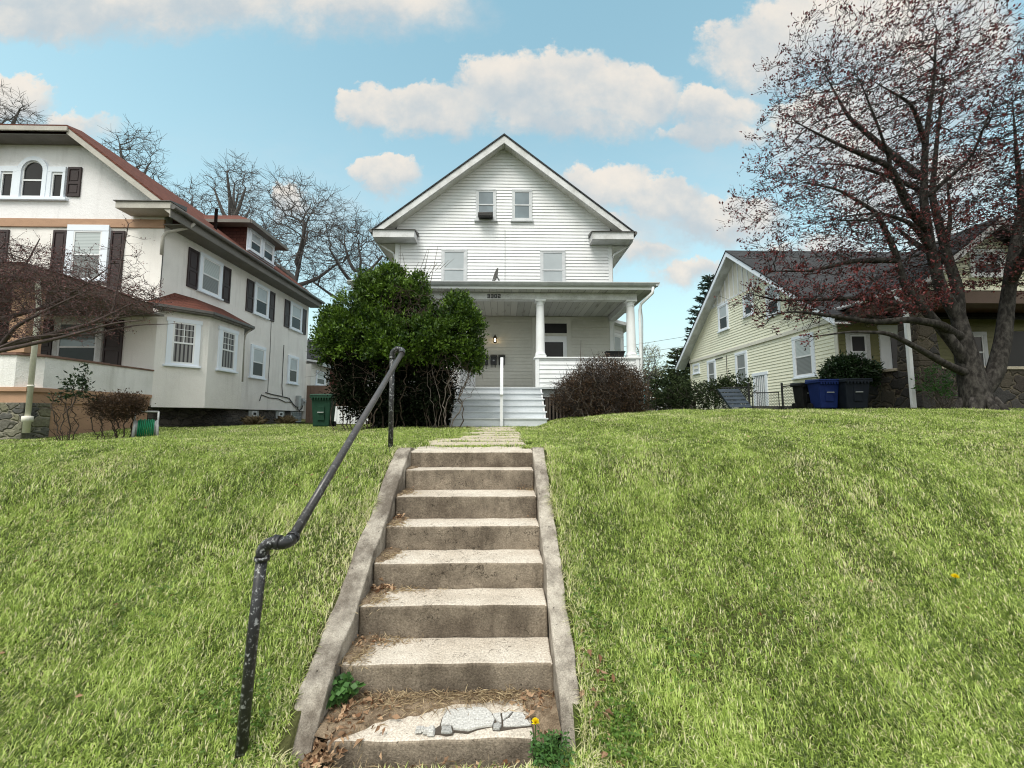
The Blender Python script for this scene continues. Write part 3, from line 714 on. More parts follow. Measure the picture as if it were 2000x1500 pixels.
    for i in range(16):
        (a, b_), (c, d_) = arc[i], arc[i + 1]; k = .9
        q.prism([(a, YF - .055, b_), (c, YF - .055, d_), (cx + (c - cx) * k, YF - .055, 9.2 + (d_ - 9.2) * k), (cx + (a - cx) * k, YF - .055, 9.2 + (b_ - 9.2) * k)], (0, .02, 0))
    q.build('sash', 'white', win)
    for (a, b_) in ((x0 + .08, cx - hw - .26), (cx + hw + .26, x1 - .08)):
        q = MB(); q.box(a, b_, YF - .03, YF - .022, 8.36, z1 + .05); q.build('pane', 'glass', win)
        q = MB()
        for (c, d_) in ((a, a + .04), (b_ - .04, b_)): q.box(c, d_, YF - .06, YF - .031, 8.36, z1 + .05)
        q.box(a + .04, b_ - .04, YF - .06, YF - .031, 8.36, 8.42); q.box(a + .04, b_ - .04, YF - .06, YF - .031, z1 - .02, z1 + .05); q.build('sash', 'white', win)
    fg = Fr((0, YF - .021, 0), (1, 0, 0), (0, -1, 0))
    shutter(H, fg, -13.38, -12.98, 8.42, 9.36); shutter(H, fg, -15.86, -15.46, 8.42, 9.36)
    window(H, ff, -13.22, -11.98, 5.80, 7.33, .20, top='blind', bottom='blind_dim', proud=.07)
    shutter(H, ff, -13.66, -13.26, 5.55, 7.36); shutter(H, ff, -11.94, -11.54, 5.55, 7.36)
    window(H, ff, -16.6, -15.4, 5.80, 7.33, .20, top='blind', bottom='blind_dim', proud=.07)
    shutter(H, ff, -15.36, -14.98, 5.55, 7.36)
    # side windows upstairs
    for i, (c, hw) in enumerate(((13.98, .55), (16.95, .52), (19.80, .56))):
        window(H, fs, c - hw, c + hw, 6.02, 7.22, .13, top='blind' if i == 0 else 'shade', bottom=('blind_dim', 'glass', 'glass')[i], proud=.06)
        shutter(H, fs, c - hw - .47, c - hw - .03, 5.98, 7.30); shutter(H, fs, c + hw + .03, c + hw + .47, 5.98, 7.30)
    for c, hw in ((16.92, .50), (19.75, .48)):
        window(H, fs, c - hw, c + hw, 3.36, 4.58, .13, top='shade', bottom='glass', proud=.06)
    # bay
    P = [(X, 12.0), (-9.51, 12.9), (-9.51, 14.62), (X, 15.5)]
    b = MB(); b.prism([(x, y, 2.0) for x, y in P], (0, 0, 2.98)); bay = b.build('bay', 'stucco', H)
    for k, (a, c) in enumerate((((.24, 1.05), (3.30, 4.62)), ((.42, 1.32), (3.30, 4.62)))):
        p0 = Vector((*P[k], 0)); p1 = Vector((*P[k + 1], 0)); rr = p1 - p0
        f = Fr(p0, rr, (rr.y, -rr.x, 0))
        window(bay, f, a[0], a[1], c[0], c[1], .13, top='vblind', bottom='vblind', muntin=True, proud=.06, name='window', head=.03)
    Q = [(X, 11.6), (-9.28, 12.72), (-9.28, 14.80), (X, 15.92)]
    r = MB(); top = [(X, 12.55, 5.62), (X + .02, 14.95, 5.62)]
    zq = 5.06
    r.quad((*Q[0], zq), (*Q[1], zq), (-10.18, 13.1, 5.60), top[0]); r.quad((*Q[1], zq), (*Q[2], zq), (-10.18, 14.4, 5.60), (-10.18, 13.1, 5.60)); r.quad((*Q[2], zq), (*Q[3], zq), top[1], (-10.18, 14.4, 5.60))
    r.quad((-10.18, 13.1, 5.60), (-10.18, 14.4, 5.60), top[1], top[0])
    r.quad(*[(x, y, zq - .001) for x, y in reversed(Q)])
    br = r.build('bay_roof', 'red_roof', bay)
    r = MB()
    for k in range(3):
        r.bar((*Q[k], zq - .045), (*Q[k + 1], zq - .045), .07, .085)
    r.build('bay_gutter', 'dgutter', br)
    r = MB(); r.prism([(x - .02 if x > X else x, y, 4.93) for x, y in Q], (0, 0, .045)); r.build('bay_soffit', 'eave_dark', br)
    d = MB(); d.tube([(-9.36, 14.75, 4.95), (-9.52, 14.72, 4.75), (-9.58, 14.75, 4.5), (-9.58, 14.78, 3.0)], .03, 8); d.build('bay_downspout', 'eave', bay, True)
    # foundation
    b = MB(); b.box(XL + .1, X - .14, YF + .1, YB - .05, 1.0, 2.021); b.build('foundation', 'foundation', H)
    for c in (17.05, 19.05):
        w = MB(); w.fbox(fs, c - .34, c + .34, -.142, -.10, 1.50, 1.98); bw = w.build('basement_window', 'grey_metal', H)
        w = MB(); w.fbox(fs, c - .16, c + .16, -.102, -.06, 1.74, 1.95); w.build('vent', 'white', bw)
        w = MB(); w.fbox(fs, c - .10, c + .10, -.10, -.055, 1.79, 1.90); w.build('vent_hole', 'dark', bw)
    w = MB(); w.fbox(fs, 20.0, 21.0, -.142, -.09, 1.46, 1.98); bw = w.build('basement_window', 'frame', H)
    w = MB()
    for i in range(4):
        for j in range(2): w.fbox(fs, 20.05 + i * .235, 20.26 + i * .235, -.10, -.075, 1.50 + j * .235, 1.71 + j * .235)
    w.build('glass_block', 'glass_grey', bw, bevel=.01)
    # dormer
    dx = -10.72; y0, y1 = 16.30, 18.25; zt = 9.72
    b = MB(); b.prism([(dx, y0, rz(dx) - .1), (dx, y0, zt), (-12.8, y0, zt), (-12.8, y0, rz(-12.8) - .1)], (0, y1 - y0, 0)); dor = b.build('dormer', 'red_wall', H)
    r = MB(); ov = .42; e = [(dx + ov, y0 - ov, zt), (dx + ov, y1 + ov, zt)]
    pk = (-11.75, (y0 + y1) / 2, 10.62); bk = (-13.6, (y0 + y1) / 2, 10.62)
    r.quad(e[0], e[1], pk); r.quad((-13.0, y0 - ov, zt), e[0], pk, bk); r.quad(e[1], (-13.0, y1 + ov, zt), bk, pk)
    r.quad((-12.3, y0 - ov, zt - .002), (-12.3, y1 + ov, zt - .002), (e[1][0], e[1][1], zt - .002), (e[0][0], e[0][1], zt - .002))
    dr = r.build('dormer_roof', 'red_roof', dor)
    r = MB(); r.box(dx + ov - .02, dx + ov + .03, y0 - ov, y1 + ov, zt - .12, zt + .015); r.box(-12.4, dx + ov - .021, y0 - ov - .03, y0 - ov + .02, zt - .12, zt + .014); r.box(-12.2, dx + ov - .021, y0 - ov + .021, y1 + ov, zt - .10, zt - .07); r.build('dormer_eave', 'eave_dark', dr)
    fd = Fr((dx, 0, 0), (0, 1, 0), (1, 0, 0))
    c = MB(); c.fbox(fd, y0, y1, .0, .03, 8.62, zt - .1); c.build('dormer_trim', 'blue_white', dor)
    fd2 = Fr((dx + .03, 0, 0), (0, 1, 0), (1, 0, 0))
    for (a, b_) in ((16.38, 17.26), (17.29, 18.17)): window(dor, fd2, a, b_, 8.72, 9.52, .10, top='shade', bottom='glass', proud=.05)
    v = MB(); v.lathe((-11.15, 15.1, 0), [(.055, 8.8), (.055, 9.72), (.065, 9.72), (.065, 9.76)], 12); v.build('vent_pipe', 'black_metal', H, True)
    # porch
    PY = 8.9; PL = -18.2
    b = MB(); b.prism([(X - .28, PY, 2.36), (X - .14, PY + .16, 2.36), (X - .001, PY + .30, 2.36), (X - .001, YF - .001, 2.36), (X - .25, YF - .001, 2.36), (X - .25, PY + .35, 2.36), (X - .4, PY + .25, 2.36), (PL, PY + .25, 2.36), (PL, PY, 2.36)], (0, 0, .70)); por = b.build('porch_parapet', 'stucco_porch', H)
    b = MB(); b.box(PL, X - .25, PY - .04, PY + .3, 3.061, 3.11); b.box(X - .30, X + .035, PY + .301, PY + 1.75, 3.061, 3.115); b.box(X - .30, X + .03, PY + 1.76, YF - .003, 3.061, 3.105); b.prism([(X - .25, PY - .04, 3.0612), (X + .035, PY + .26, 3.0612), (X + .035, PY + .3, 3.0612), (X - .25, PY + .3, 3.0612)], (0, 0, .05)); b.build('coping', 'cap', por, bevel=.008)
    b = MB(); b.box(PL, X + .03, PY - .03, YF - .02, 2.26, 2.359); b.build('porch_ledge', 'tan', por, bevel=.005)
    b = MB(); b.box(PL, X - .02, PY + .03, YF - .03, 2.02, 2.259); b.build('porch_beam', 'tan', por)
    b = MB(); b.box(X - .10, X - .05, PY + .55, YF - .04, 1.2, 2.019); b.build('skirt_panel', 'tan', por)
    b = MB(); b.box(-11.25, X + .02, PY - .04, PY + .5, 1.1, 2.019); b.build('porch_pier', 'blockstone', por, bevel=.02)
    b = MB(); b.box(PL, -11.26, PY + .3, PY + .35, 1.1, 2.018); b.build('under_porch', 'cap', por)
    b = MB(); b.box(X - .52, X - .14, PY + .0, PY + .32, 3.12, 4.69); b.build('porch_column', 'tan', por, bevel=.01)
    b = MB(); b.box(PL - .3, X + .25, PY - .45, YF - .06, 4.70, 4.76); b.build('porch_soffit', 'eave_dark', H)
    b = MB(); b.box(PL - .3, X + .27, PY - .50, PY - .451, 4.68, 4.95); b.box(X + .251, X + .29, PY - .45, YF - .5, 4.68, 4.95); b.build('porch_fascia', 'trim_dark', H)
    r = MB(); r.quad((PL - .3, PY - .55, 4.95), (X + .33, PY - .55, 4.95), (X - .6, YF - .02, 5.30), (PL - .3, YF - .02, 5.30)); r.quad((X + .33, PY - .55, 4.95), (X + .33, YF - .4, 4.95), (X - .6, YF - .02, 5.30)); r.build('porch_roof', 'red_roof_x', H)
    d = MB(); d.tube([(X + .24, PY - .2, 4.7), (X + .14, PY - .1, 4.5), (X + .08, PY + .0, 4.2), (X + .08, PY + .0, 1.72)], .046, 10); d.lathe((X + .08, PY, 0), [(.06, 1.36), (.062, 1.6), (.09, 1.61), (.09, 1.72), (.055, 1.73)], 12); d.lathe((X + .08, PY, 0), [(.056, 2.36), (.056, 2.40)], 12); d.build('porch_downspout', 'board', por, True)
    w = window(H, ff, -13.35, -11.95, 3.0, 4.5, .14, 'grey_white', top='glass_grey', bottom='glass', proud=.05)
    shutter(H, ff, -11.9, -11.35, 2.95, 4.6); shutter(H, ff, -13.95, -13.4, 2.95, 4.6)
    b = MB(); b.fbox(ff, -15.6, -14.5, 0, .04, 2.4, 4.5); b.build('door', 'dark', H)
    # rear extension
    b = MB(); b.box(-13.5, -10.15, YB + .001, 23.2, 1.6, 4.52); ex = b.build('rear_extension', 'stucco', H)
    fe = Fr((-10.15, 0, 0), (0, 1, 0), (1, 0, 0))
    window(ex, fe, 21.65, 22.75, 3.45, 4.15, .10, top='shade', bottom='glass', proud=.05, sash='white')
    r = MB(); r.prism([(-9.72, YB + .0015, 4.56), (-9.72, 23.55, 4.56), (-13.5, 23.55, 5.2), (-13.5, YB + .0015, 5.2)], (0, 0, .10)); r.build('extension_roof', 'white', ex)
    r = MB(); r.box(-9.80, -9.70, YB + .1, 23.5, 4.44, 4.555); r.tube([(-10.08, 23.1, 4.5), (-10.08, 23.1, 1.6)], .04, 8); r.build('extension_gutter', 'grey_metal', ex)
    # meters and cables on the side wall
    m = MB(); m.fbox(fs, 20.15, 20.42, .001, .16, 2.22, 2.78); m.build('meter_box', 'grey_metal', H, bevel=.01)
    m = MB(); m.fbox(fs, 20.62, 20.84, .001, .14, 2.30, 2.66); m.tube([fs.p(20.73, .14, 2.5), fs.p(20.73, .25, 2.5)], .09, 14); m.build('meter_box', 'grey_metal', H)
    m = MB()
    m.tube([fs.p(20.28, .07, 2.25), fs.p(20.3, .06, 2.1), fs.p(20.5, .05, 2.05), fs.p(20.7, .06, 2.15), fs.p(20.75, .06, 2.3)], .03, 6)
    m.tube([fs.p(20.15, .06, 2.2), fs.p(19.9, .03, 2.35), fs.p(19.5, .03, 2.62), fs.p(18.8, .02, 2.68), fs.p(18.1, .02, 2.72), fs.p(17.6, .02, 2.78)], .022, 5)
    m.tube([fs.p(19.8, .03, 2.45), fs.p(19.2, .03, 2.42), fs.p(18.6, .02, 2.55), fs.p(17.9, .02, 2.56), fs.p(17.3, .02, 2.66), fs.p(17.2, .02, 2.40)], .018, 5)
    m.tube([fs.p(18.95, .02, 2.7), fs.p(18.85, .02, 3.2), fs.p(18.85, .02, 5.1)], .016, 5)
    m.tube([fs.p(17.75, .015, 2.8), fs.p(17.78, .015, 4.6), fs.p(17.75, .015, 6.2)], .010, 5)
    m.build('cable', 'cable', H)
build_stucco_house()

# ================================================================== the yellow house on the right
def build_yellow_house():
    H = thing('yellow_house', 'pale yellow clapboard house with grey roof and stone porch pier, behind the red tree', 'house', (10.8, 12.6, 1.95))
    X = 10.8; YF = 12.55; YB = 22.7; XR = 21.5
    AX = 10.28; AY = 17.75; AP = 9.42; SL = .805
    rz = lambda y: AP - SL * abs(y - AY)
    fs = Fr((X, YB, 0), (0, -1, 0), (-1, 0, 0)); U = lambda y: YB - y
    b = MB(); b.box(X + .001, XR, YF, YB, 1.4, 4.85); b.build('wall', 'yellow', H)
    sd = MB(); siding(sd, fs, 2.0, 4.78, .121, lambda z: [(0, YB - YF)]); sd.build('side_siding', 'yellow', H)
    # gable
    b = MB(); pts = [(X + .0, YB - .0, 4.85), (X, YF, 4.85), (X, YF, rz(YF) - .12), (X, AY, AP - .14), (X, YB, rz(YB) - .12)]
    b.prism(pts, (.3, 0, 0)); b.build('gable_wall', 'board', H)
    def span(z):
        k = (AP - .14 - z) / SL
        return [(max(0, U(AY + k)), min(YB - YF, U(AY - k)))]
    fg = Fr((X - .03, YB, 0), (0, -1, 0), (-1, 0, 0))
    sd = MB(); siding(sd, fg, 4.95, 7.30, .121, span); sd.build('gable_siding', 'yellow', H)
    b = MB(); b.fbox(fs, -.05, YB - YF + .05, .0, .075, 4.80, 4.95); b.build('trim_band', 'board', H, bevel=.006)
    b = MB()
    for i in range(-9, 10):
        y = AY + i * .36; zt = rz(y) - .16
        if zt > 7.4: b.fbox(fs, U(y) - .03, U(y) + .03, .001, .028, 7.32, zt)
    b.fbox(fs, U(AY + 2.6), U(AY - 2.6), .001, .05, 7.30, 7.36); b.build('batten', 'white', H)
    for y in (YF, YB):
        b = MB(); u = U(y); b.fbox(fs, max(-.03, u - .1), min(YB - YF + .03, u + .1), .0, .03, 1.9, 4.79); b.build('corner_board', 'board', H)
    # roof
    e1 = 23.55; e0 = 12.05
    for (ye, nm) in ((e1, 'grey_roof'), (e0, 'grey_roof')):
        r = MB(); r.prism([(AX - .02, AY, AP), (XR + .4, AY, AP), (XR + .4, ye, rz(ye)), (AX - .02, ye, rz(ye))], (0, 0, -.06)); rf = r.build('roof', nm, H)
        q = MB(); q.prism([(AX, AY, AP - .065), (AX, ye, rz(ye) - .065), (AX, ye, rz(ye) - .27), (AX, AY, AP - .29)], (.045, 0, 0)); q.build('rake_board', 'blue_white', rf, bevel=.004)
        q = MB(); q.prism([(AX + .046, AY, AP - .20), (AX + .046, ye, rz(ye) - .20), (AX + .046, ye, rz(ye) - .225), (AX + .046, AY, AP - .225)], (X - AX - .03, 0, 0)); q.build('soffit', 'grey_white', rf)
    # windows
    for (y, hw, z0, z1) in ((14.0, .52, 3.15, 4.55), (17.75, .45, 3.22, 4.55), (20.35, .42, 3.22, 4.55)):
        window(H, fs, U(y) - hw, U(y) + hw, z0, z1, .12, top='blind' if y < 15 else 'blind_dim', bottom='blind_dim', proud=.06)
    window(H, fs, U(22.0) - .38, U(22.0) + .38, 4.15, 4.6, .09, top='yellow', bottom='blind', proud=.05)
    for (y, hw, z0, z1) in ((19.0, .45, 5.95, 7.15), (17.0, .36, 6.15, 7.0), (15.4, .40, 5.75, 6.9)):
        window(H, fg, U(y) - hw, U(y) + hw, z0, z1, .11, top='shade', bottom='glass', proud=.06)
    d = MB(); d.fbox(fs, U(16.95), U(16.83), 0, .06, 1.9, 3.45); d.fbox(fs, U(16.15), U(16.03), 0, .06, 1.9, 3.45); d.fbox(fs, U(17.0), U(15.98), 0, .066, 3.45, 3.58); dr = d.build('side_door', 'blue_white', H, bevel=.004)
    d = MB(); d.fbox(fs, U(16.83), U(16.15), 0, .03, 1.9, 3.45); d.build('leaf', 'glass_grey', dr)
    d = MB()
    for i in range(6): d.fbox(fs, U(16.80) + i * .118, U(16.80) + i * .118 + .035, .03, .05, 2.0, 3.42)
    d.build('bars', 'white', dr)
    c = MB(); c.tube([fs.p(U(18.95), .03, 4.7), fs.p(U(18.95), .03, 3.2)], .015, 5); c.fbox(fs, U(20.0), U(19.3), .02, .06, 4.62, 4.66); c.build('cable', 'cable', H)
    # front wall
    ff = Fr((0, YF, 0), (1, 0, 0), (0, -1, 0))
    sd = MB(); siding(sd, ff, 2.6, 5.0, .121, lambda z: [(X, XR)]); sd.build('front_siding', 'yellow_shaded', H)
    window(H, ff, 11.05, 11.82, 3.2, 4.35, .13, 'grey_white', top='dark', bottom='shade', proud=.06)  # greyer trim colour darkens this window for the porch shade
    d = MB(); d.fbox(ff, 12.15, 12.28, 0, .06, 2.6, 4.55); d.fbox(ff, 13.0, 13.13, 0, .06, 2.6, 4.55); d.fbox(ff, 12.12, 13.16, 0, .064, 4.55, 4.68); dr = d.build('front_door', 'white', H, bevel=.004)
    d = MB(); d.fbox(ff, 12.28, 13.0, 0, .035, 2.6, 4.55); d.build('leaf', 'white', dr)
    d = MB(); d.fbox(ff, 12.52, 12.76, 0, .05, 2.95, 4.3); d.build('pane', 'glass', dr)
    window(H, ff, 14.6, 15.7, 3.2, 4.35, .13, 'frame', top='glass', bottom='glass', proud=.06)
    d = MB(); d.fbox(ff, 16.2, 17.2, 0, .05, 2.6, 4.5); d.build('front_door', 'dark', H)
    # porch
    PX0, PX1 = 11.0, 15.6; PY = 10.35; cx = (PX0 + PX1) / 2 ; EZ = 5.22; pk = 7.1
    b = MB(); b.box(PX0 + .1, 19.0, PY + .1, YF - .02, 1.2, 2.6); b.build('porch_base', 'fieldstone', H)
    b = MB(); b.box(11.05, 11.68, PY - .02, PY + .58, 1.2, 3.2); pier = b.build('porch_pier', 'fieldstone', H, bevel=.03)
    b = MB(); b.hexa([(11.05, PY - .019, 3.2), (11.68, PY - .019, 3.2), (11.68, PY + .58, 3.2), (11.05, PY + .58, 3.2), (11.13, PY + .05, 4.78), (11.60, PY + .05, 4.78), (11.60, PY + .5, 4.78), (11.13, PY + .5, 4.78)]); b.build('pier_top', 'fieldstone', pier, bevel=.02)
    b = MB(); b.box(15.0, 15.62, PY - .02, PY + .58, 1.2, 4.78); b.build('porch_pier', 'fieldstone', H, bevel=.03)
    b = MB(); b.box(11.07, 11.35, PY + .581, YF - .03, 1.3, 3.0); b.box(11.69, 14.2, PY + .05, PY + .35, 1.3, 2.98); b.build('stone_parapet', 'fieldstone', H, bevel=.02)
    b = MB(); b.box(11.0, 11.42, PY + .582, YF - .03, 3.001, 3.08); b.box(11.69, 14.25, PY - .0, PY + .42, 2.981, 3.06); b.build('parapet_cap', 'slab', H, bevel=.01)
    b = MB(); b.box(PX0 + .05, PX1 + 1.5, PY + .0, PY + .5, 4.781, 5.12); b.box(PX0 + .06, PX0 + .4, PY + .501, YF, 4.80, 5.12); b.build('porch_beam', 'trim_dark', H, bevel=.006)
    b = MB(); b.box(PX0 + .1, 17.1, PY + .502, YF - .03, 5.05, 5.1); b.build('porch_ceiling', 'cap', H)
    r = MB(); s = (pk - EZ) / (cx - PX0 + .15)
    for sgn in (-1, 1):
        xe = cx + sgn * (cx - PX0 + .15)
        r.prism([(cx, PY - .35, pk), (xe, PY - .35, EZ), (xe, YF + .6, EZ), (cx, YF + 3, pk)], (0, 0, -.06))
    pr = r.build('porch_roof', 'grey_roof_y', H)
    q = MB()
    for sgn in (-1, 1):
        xe = cx + sgn * (cx - PX0 + .15); q.prism([(cx, PY - .36, pk - .065), (xe, PY - .36, EZ - .065), (xe, PY - .36, EZ - .25), (cx, PY - .36, pk - .27)], (0, .05, 0))
    q.build('porch_rake', 'grey_white', pr)
    fp = Fr((0, PY + .05, 0), (1, 0, 0), (0, -1, 0))
    def gs(z):
        k = max(0, (pk - .25 - z) / s); return [(cx - k, cx + k)]
    sd = MB(); siding(sd, fp, 5.15, 6.8, .15, gs); sd.build('porch_gable', 'yellow', pr)
    window(H, fp, cx - .55, cx + .45, 5.55, 6.2, .1, 'white', top='glass_grey', bottom='glass', proud=.05)
    g = MB(); g.tube([(PX0 - .2, PY - .35, EZ - .05), (PX0 - .2, YF + .4, EZ - .03)], .065, 8); g.build('porch_gutter', 'white', H, True)
    d = MB(); d.bar((PX0 - .18, PY + .25, EZ - .1), (10.78, PY - .02, 4.62), .06, .08); d.box(10.73, 10.83, PY - .09, PY - .01, 1.95, 4.65); d.build('porch_downspout', 'white', H, bevel=.008)
build_yellow_house()
# ================================================================== vegetation generators
def colonize(seeds, par, att, step, kill, infl, iters=90, trop=(0, 0, 0), jit=.25, r=None):
    r = r or np.random.default_rng(1)
    P = [np.array(p, float) for p in seeds]; par = list(par)
    A = np.array(att, float); trop = np.array(trop, float)
    bd = np.full(len(A), 1e9); bi = np.zeros(len(A), int); done = 0
    nchild = {}
    for it in range(iters):
        new = np.array(P[done:])
        for c0 in range(0, len(new), 400):
            d = np.linalg.norm(A[:, None, :] - new[None, c0:c0 + 400, :], axis=2)
            j = d.argmin(1); dj = d[np.arange(len(A)), j]; m = dj < bd
            bd[m] = dj[m]; bi[m] = j[m] + done + c0
        done = len(P)
        keep = bd > kill; A = A[keep]; bd = bd[keep]; bi = bi[keep]
        if not len(A): break
        act = bd < infl
        if not act.any(): break
        ids = np.unique(bi[act]); grew = 0
        for i in ids:
            if nchild.get(i, 0) > 3: continue
            q = A[(bi == i) & act] - P[i]; q /= np.linalg.norm(q, axis=1)[:, None]
            v = q.mean(0) + r.normal(0, jit, 3) + trop; n = np.linalg.norm(v)
            if n < 1e-6: continue
            P.append(P[i] + v / n * step); par.append(int(i)); nchild[i] = nchild.get(i, 0) + 1; grew += 1
        if not grew: break
    return np.array(P), np.array(par)
def pipe(P, par, tip, ex=2.4, minr=None):
    n = len(P); acc = np.zeros(n); leafn = np.ones(n, bool); leafn[par[par >= 0]] = False
    acc[leafn] = tip ** ex
    for i in range(n - 1, 0, -1):
        if par[i] >= 0: acc[par[i]] += acc[i]
    return acc ** (1 / ex), leafn
def chains(P, par, rad):
    n = len(P); ch = [[] for _ in range(n)]
    for i in range(n):
        if par[i] >= 0: ch[par[i]].append(i)
    out = []; st = [(i, None) for i in range(n) if par[i] < 0]
    while st:
        i, p = st.pop(); c = [] if p is None else [p]
        while True:
            c.append(i)
            if not ch[i]: break
            k = sorted(ch[i], key=lambda q: -rad[q]); st += [(q, i) for q in k[1:]]; i = k[0]
        if len(c) > 1: out.append(c)
    return out
def tubes(chs, P, rad, nmin=4, nmax=12):
    """chains -> verts, quads"""
    V = []; F = []; base = 0
    for c in chs:
        pts = P[c]; r = rad[c].copy()
        if len(c) > 1: r[0] = min(r[0], r[1] * 1.15)
        n = nmax if r[0] > .05 else (6 if r[0] > .02 else nmin)
        d = np.gradient(pts, axis=0); d /= np.maximum(np.linalg.norm(d, axis=1), 1e-9)[:, None]
        ref = np.array([.3, .8, .5]) if abs(d[0][2]) > .8 else np.array([0, 0, 1.0])
        a = np.linspace(0, 2 * np.pi, n, endpoint=False)
        for i in range(len(c)):
            ref = ref - d[i] * ref.dot(d[i]); nn = np.linalg.norm(ref); ref = ref / nn if nn > 1e-6 else np.array([1.0, 0, 0]); q = np.cross(d[i], ref)
            V.append(pts[i] + (np.cos(a)[:, None] * ref + np.sin(a)[:, None] * q) * r[i])
        for i in range(len(c) - 1):
            k = base + i * n; j = np.arange(n); F.append(np.stack([k + j, k + (j + 1) % n, k + n + (j + 1) % n, k + n + j], 1))
        base += len(c) * n
    return np.concatenate(V), np.concatenate(F)
def leaves(C, D, L, Wd, r, droop=0, fold=.25):
    """rhombic leaves (2 triangles folded along the rib) at C, pointing D; returns V,F,colour seed"""
    n = len(C); D = D / np.maximum(np.linalg.norm(D, axis=1), 1e-9)[:, None]
    up = r.normal(0, 1, (n, 3)); s = np.cross(D, up); s /= np.maximum(np.linalg.norm(s, axis=1), 1e-9)[:, None]; nn = np.cross(s, D)
    L = np.broadcast_to(L, n)[:, None]; Wd = np.broadcast_to(Wd, n)[:, None]
    a = C; b = C + D * L * .5 + s * Wd * .5 + nn * Wd * fold; c = C + D * L - np.array([0, 0, droop]) * L; d = C + D * L * .5 - s * Wd * .5 + nn * Wd * fold
    V = np.stack([a, b, c, d], 1).reshape(-1, 3); k = np.arange(n)[:, None] * 4
    F = np.concatenate([k + np.array([0, 1, 2]), k + np.array([0, 2, 3])])
    return V, F
def rand_dir(n, r):
    v = r.normal(0, 1, (n, 3)); return v / np.linalg.norm(v, axis=1)[:, None]
def in_blobs(n, blobs, r, aniso=None, shell=0):
    """random points in a union of ellipsoids (cx,cy,cz,rx,ry,rz)"""
    out = []; vol = np.array([b[3] * b[4] * b[5] for b in blobs]); vol /= vol.sum()
    for b, v in zip(blobs, vol):
        k = max(1, int(n * v)); d = rand_dir(k, r); t = r.random(k) ** (1 / 3)
        if shell: t = 1 - (1 - t) * (1 - shell)
        out.append(np.array(b[:3]) + d * t[:, None] * np.array(b[3:6]))
    return np.concatenate(out)
def refine(P, par, jit, r):
    """insert nothing, just wobble nodes so limbs look gnarled"""
    Q = P.copy(); Q[par >= 0] += r.normal(0, jit, (int((par >= 0).sum()), 3)); return Q
def limb_nodes(limbs, step):
    """limbs: list of polylines; each after the first starts near an existing node"""
    P = []; par = []; rad = []
    for k, (pl, r0, r1) in enumerate(limbs):
        pl = np.array(pl, float); seg = np.linalg.norm(np.diff(pl, axis=0), axis=1); s = np.concatenate([[0], np.cumsum(seg)])
        n = max(2, int(s[-1] / step) + 1); t = np.linspace(0, s[-1], n)
        # smooth sampling
        pts = np.stack([np.interp(t, s, pl[:, i]) for i in range(3)], 1)
        for _ in range(2):
            if n > 3: pts[1:-1] = pts[1:-1] * .5 + (pts[:-2] + pts[2:]) * .25
        if k == 0: pp = -1; i0 = 0
        else:
            d = np.linalg.norm(np.array(P) - pts[0], axis=1); pp = int(d.argmin()); i0 = 1
        for i in range(i0, n):
            P.append(pts[i]); par.append(pp); rad.append(r0 + (r1 - r0) * i / (n - 1)); pp = len(P) - 1
    return P, par, np.array(rad)

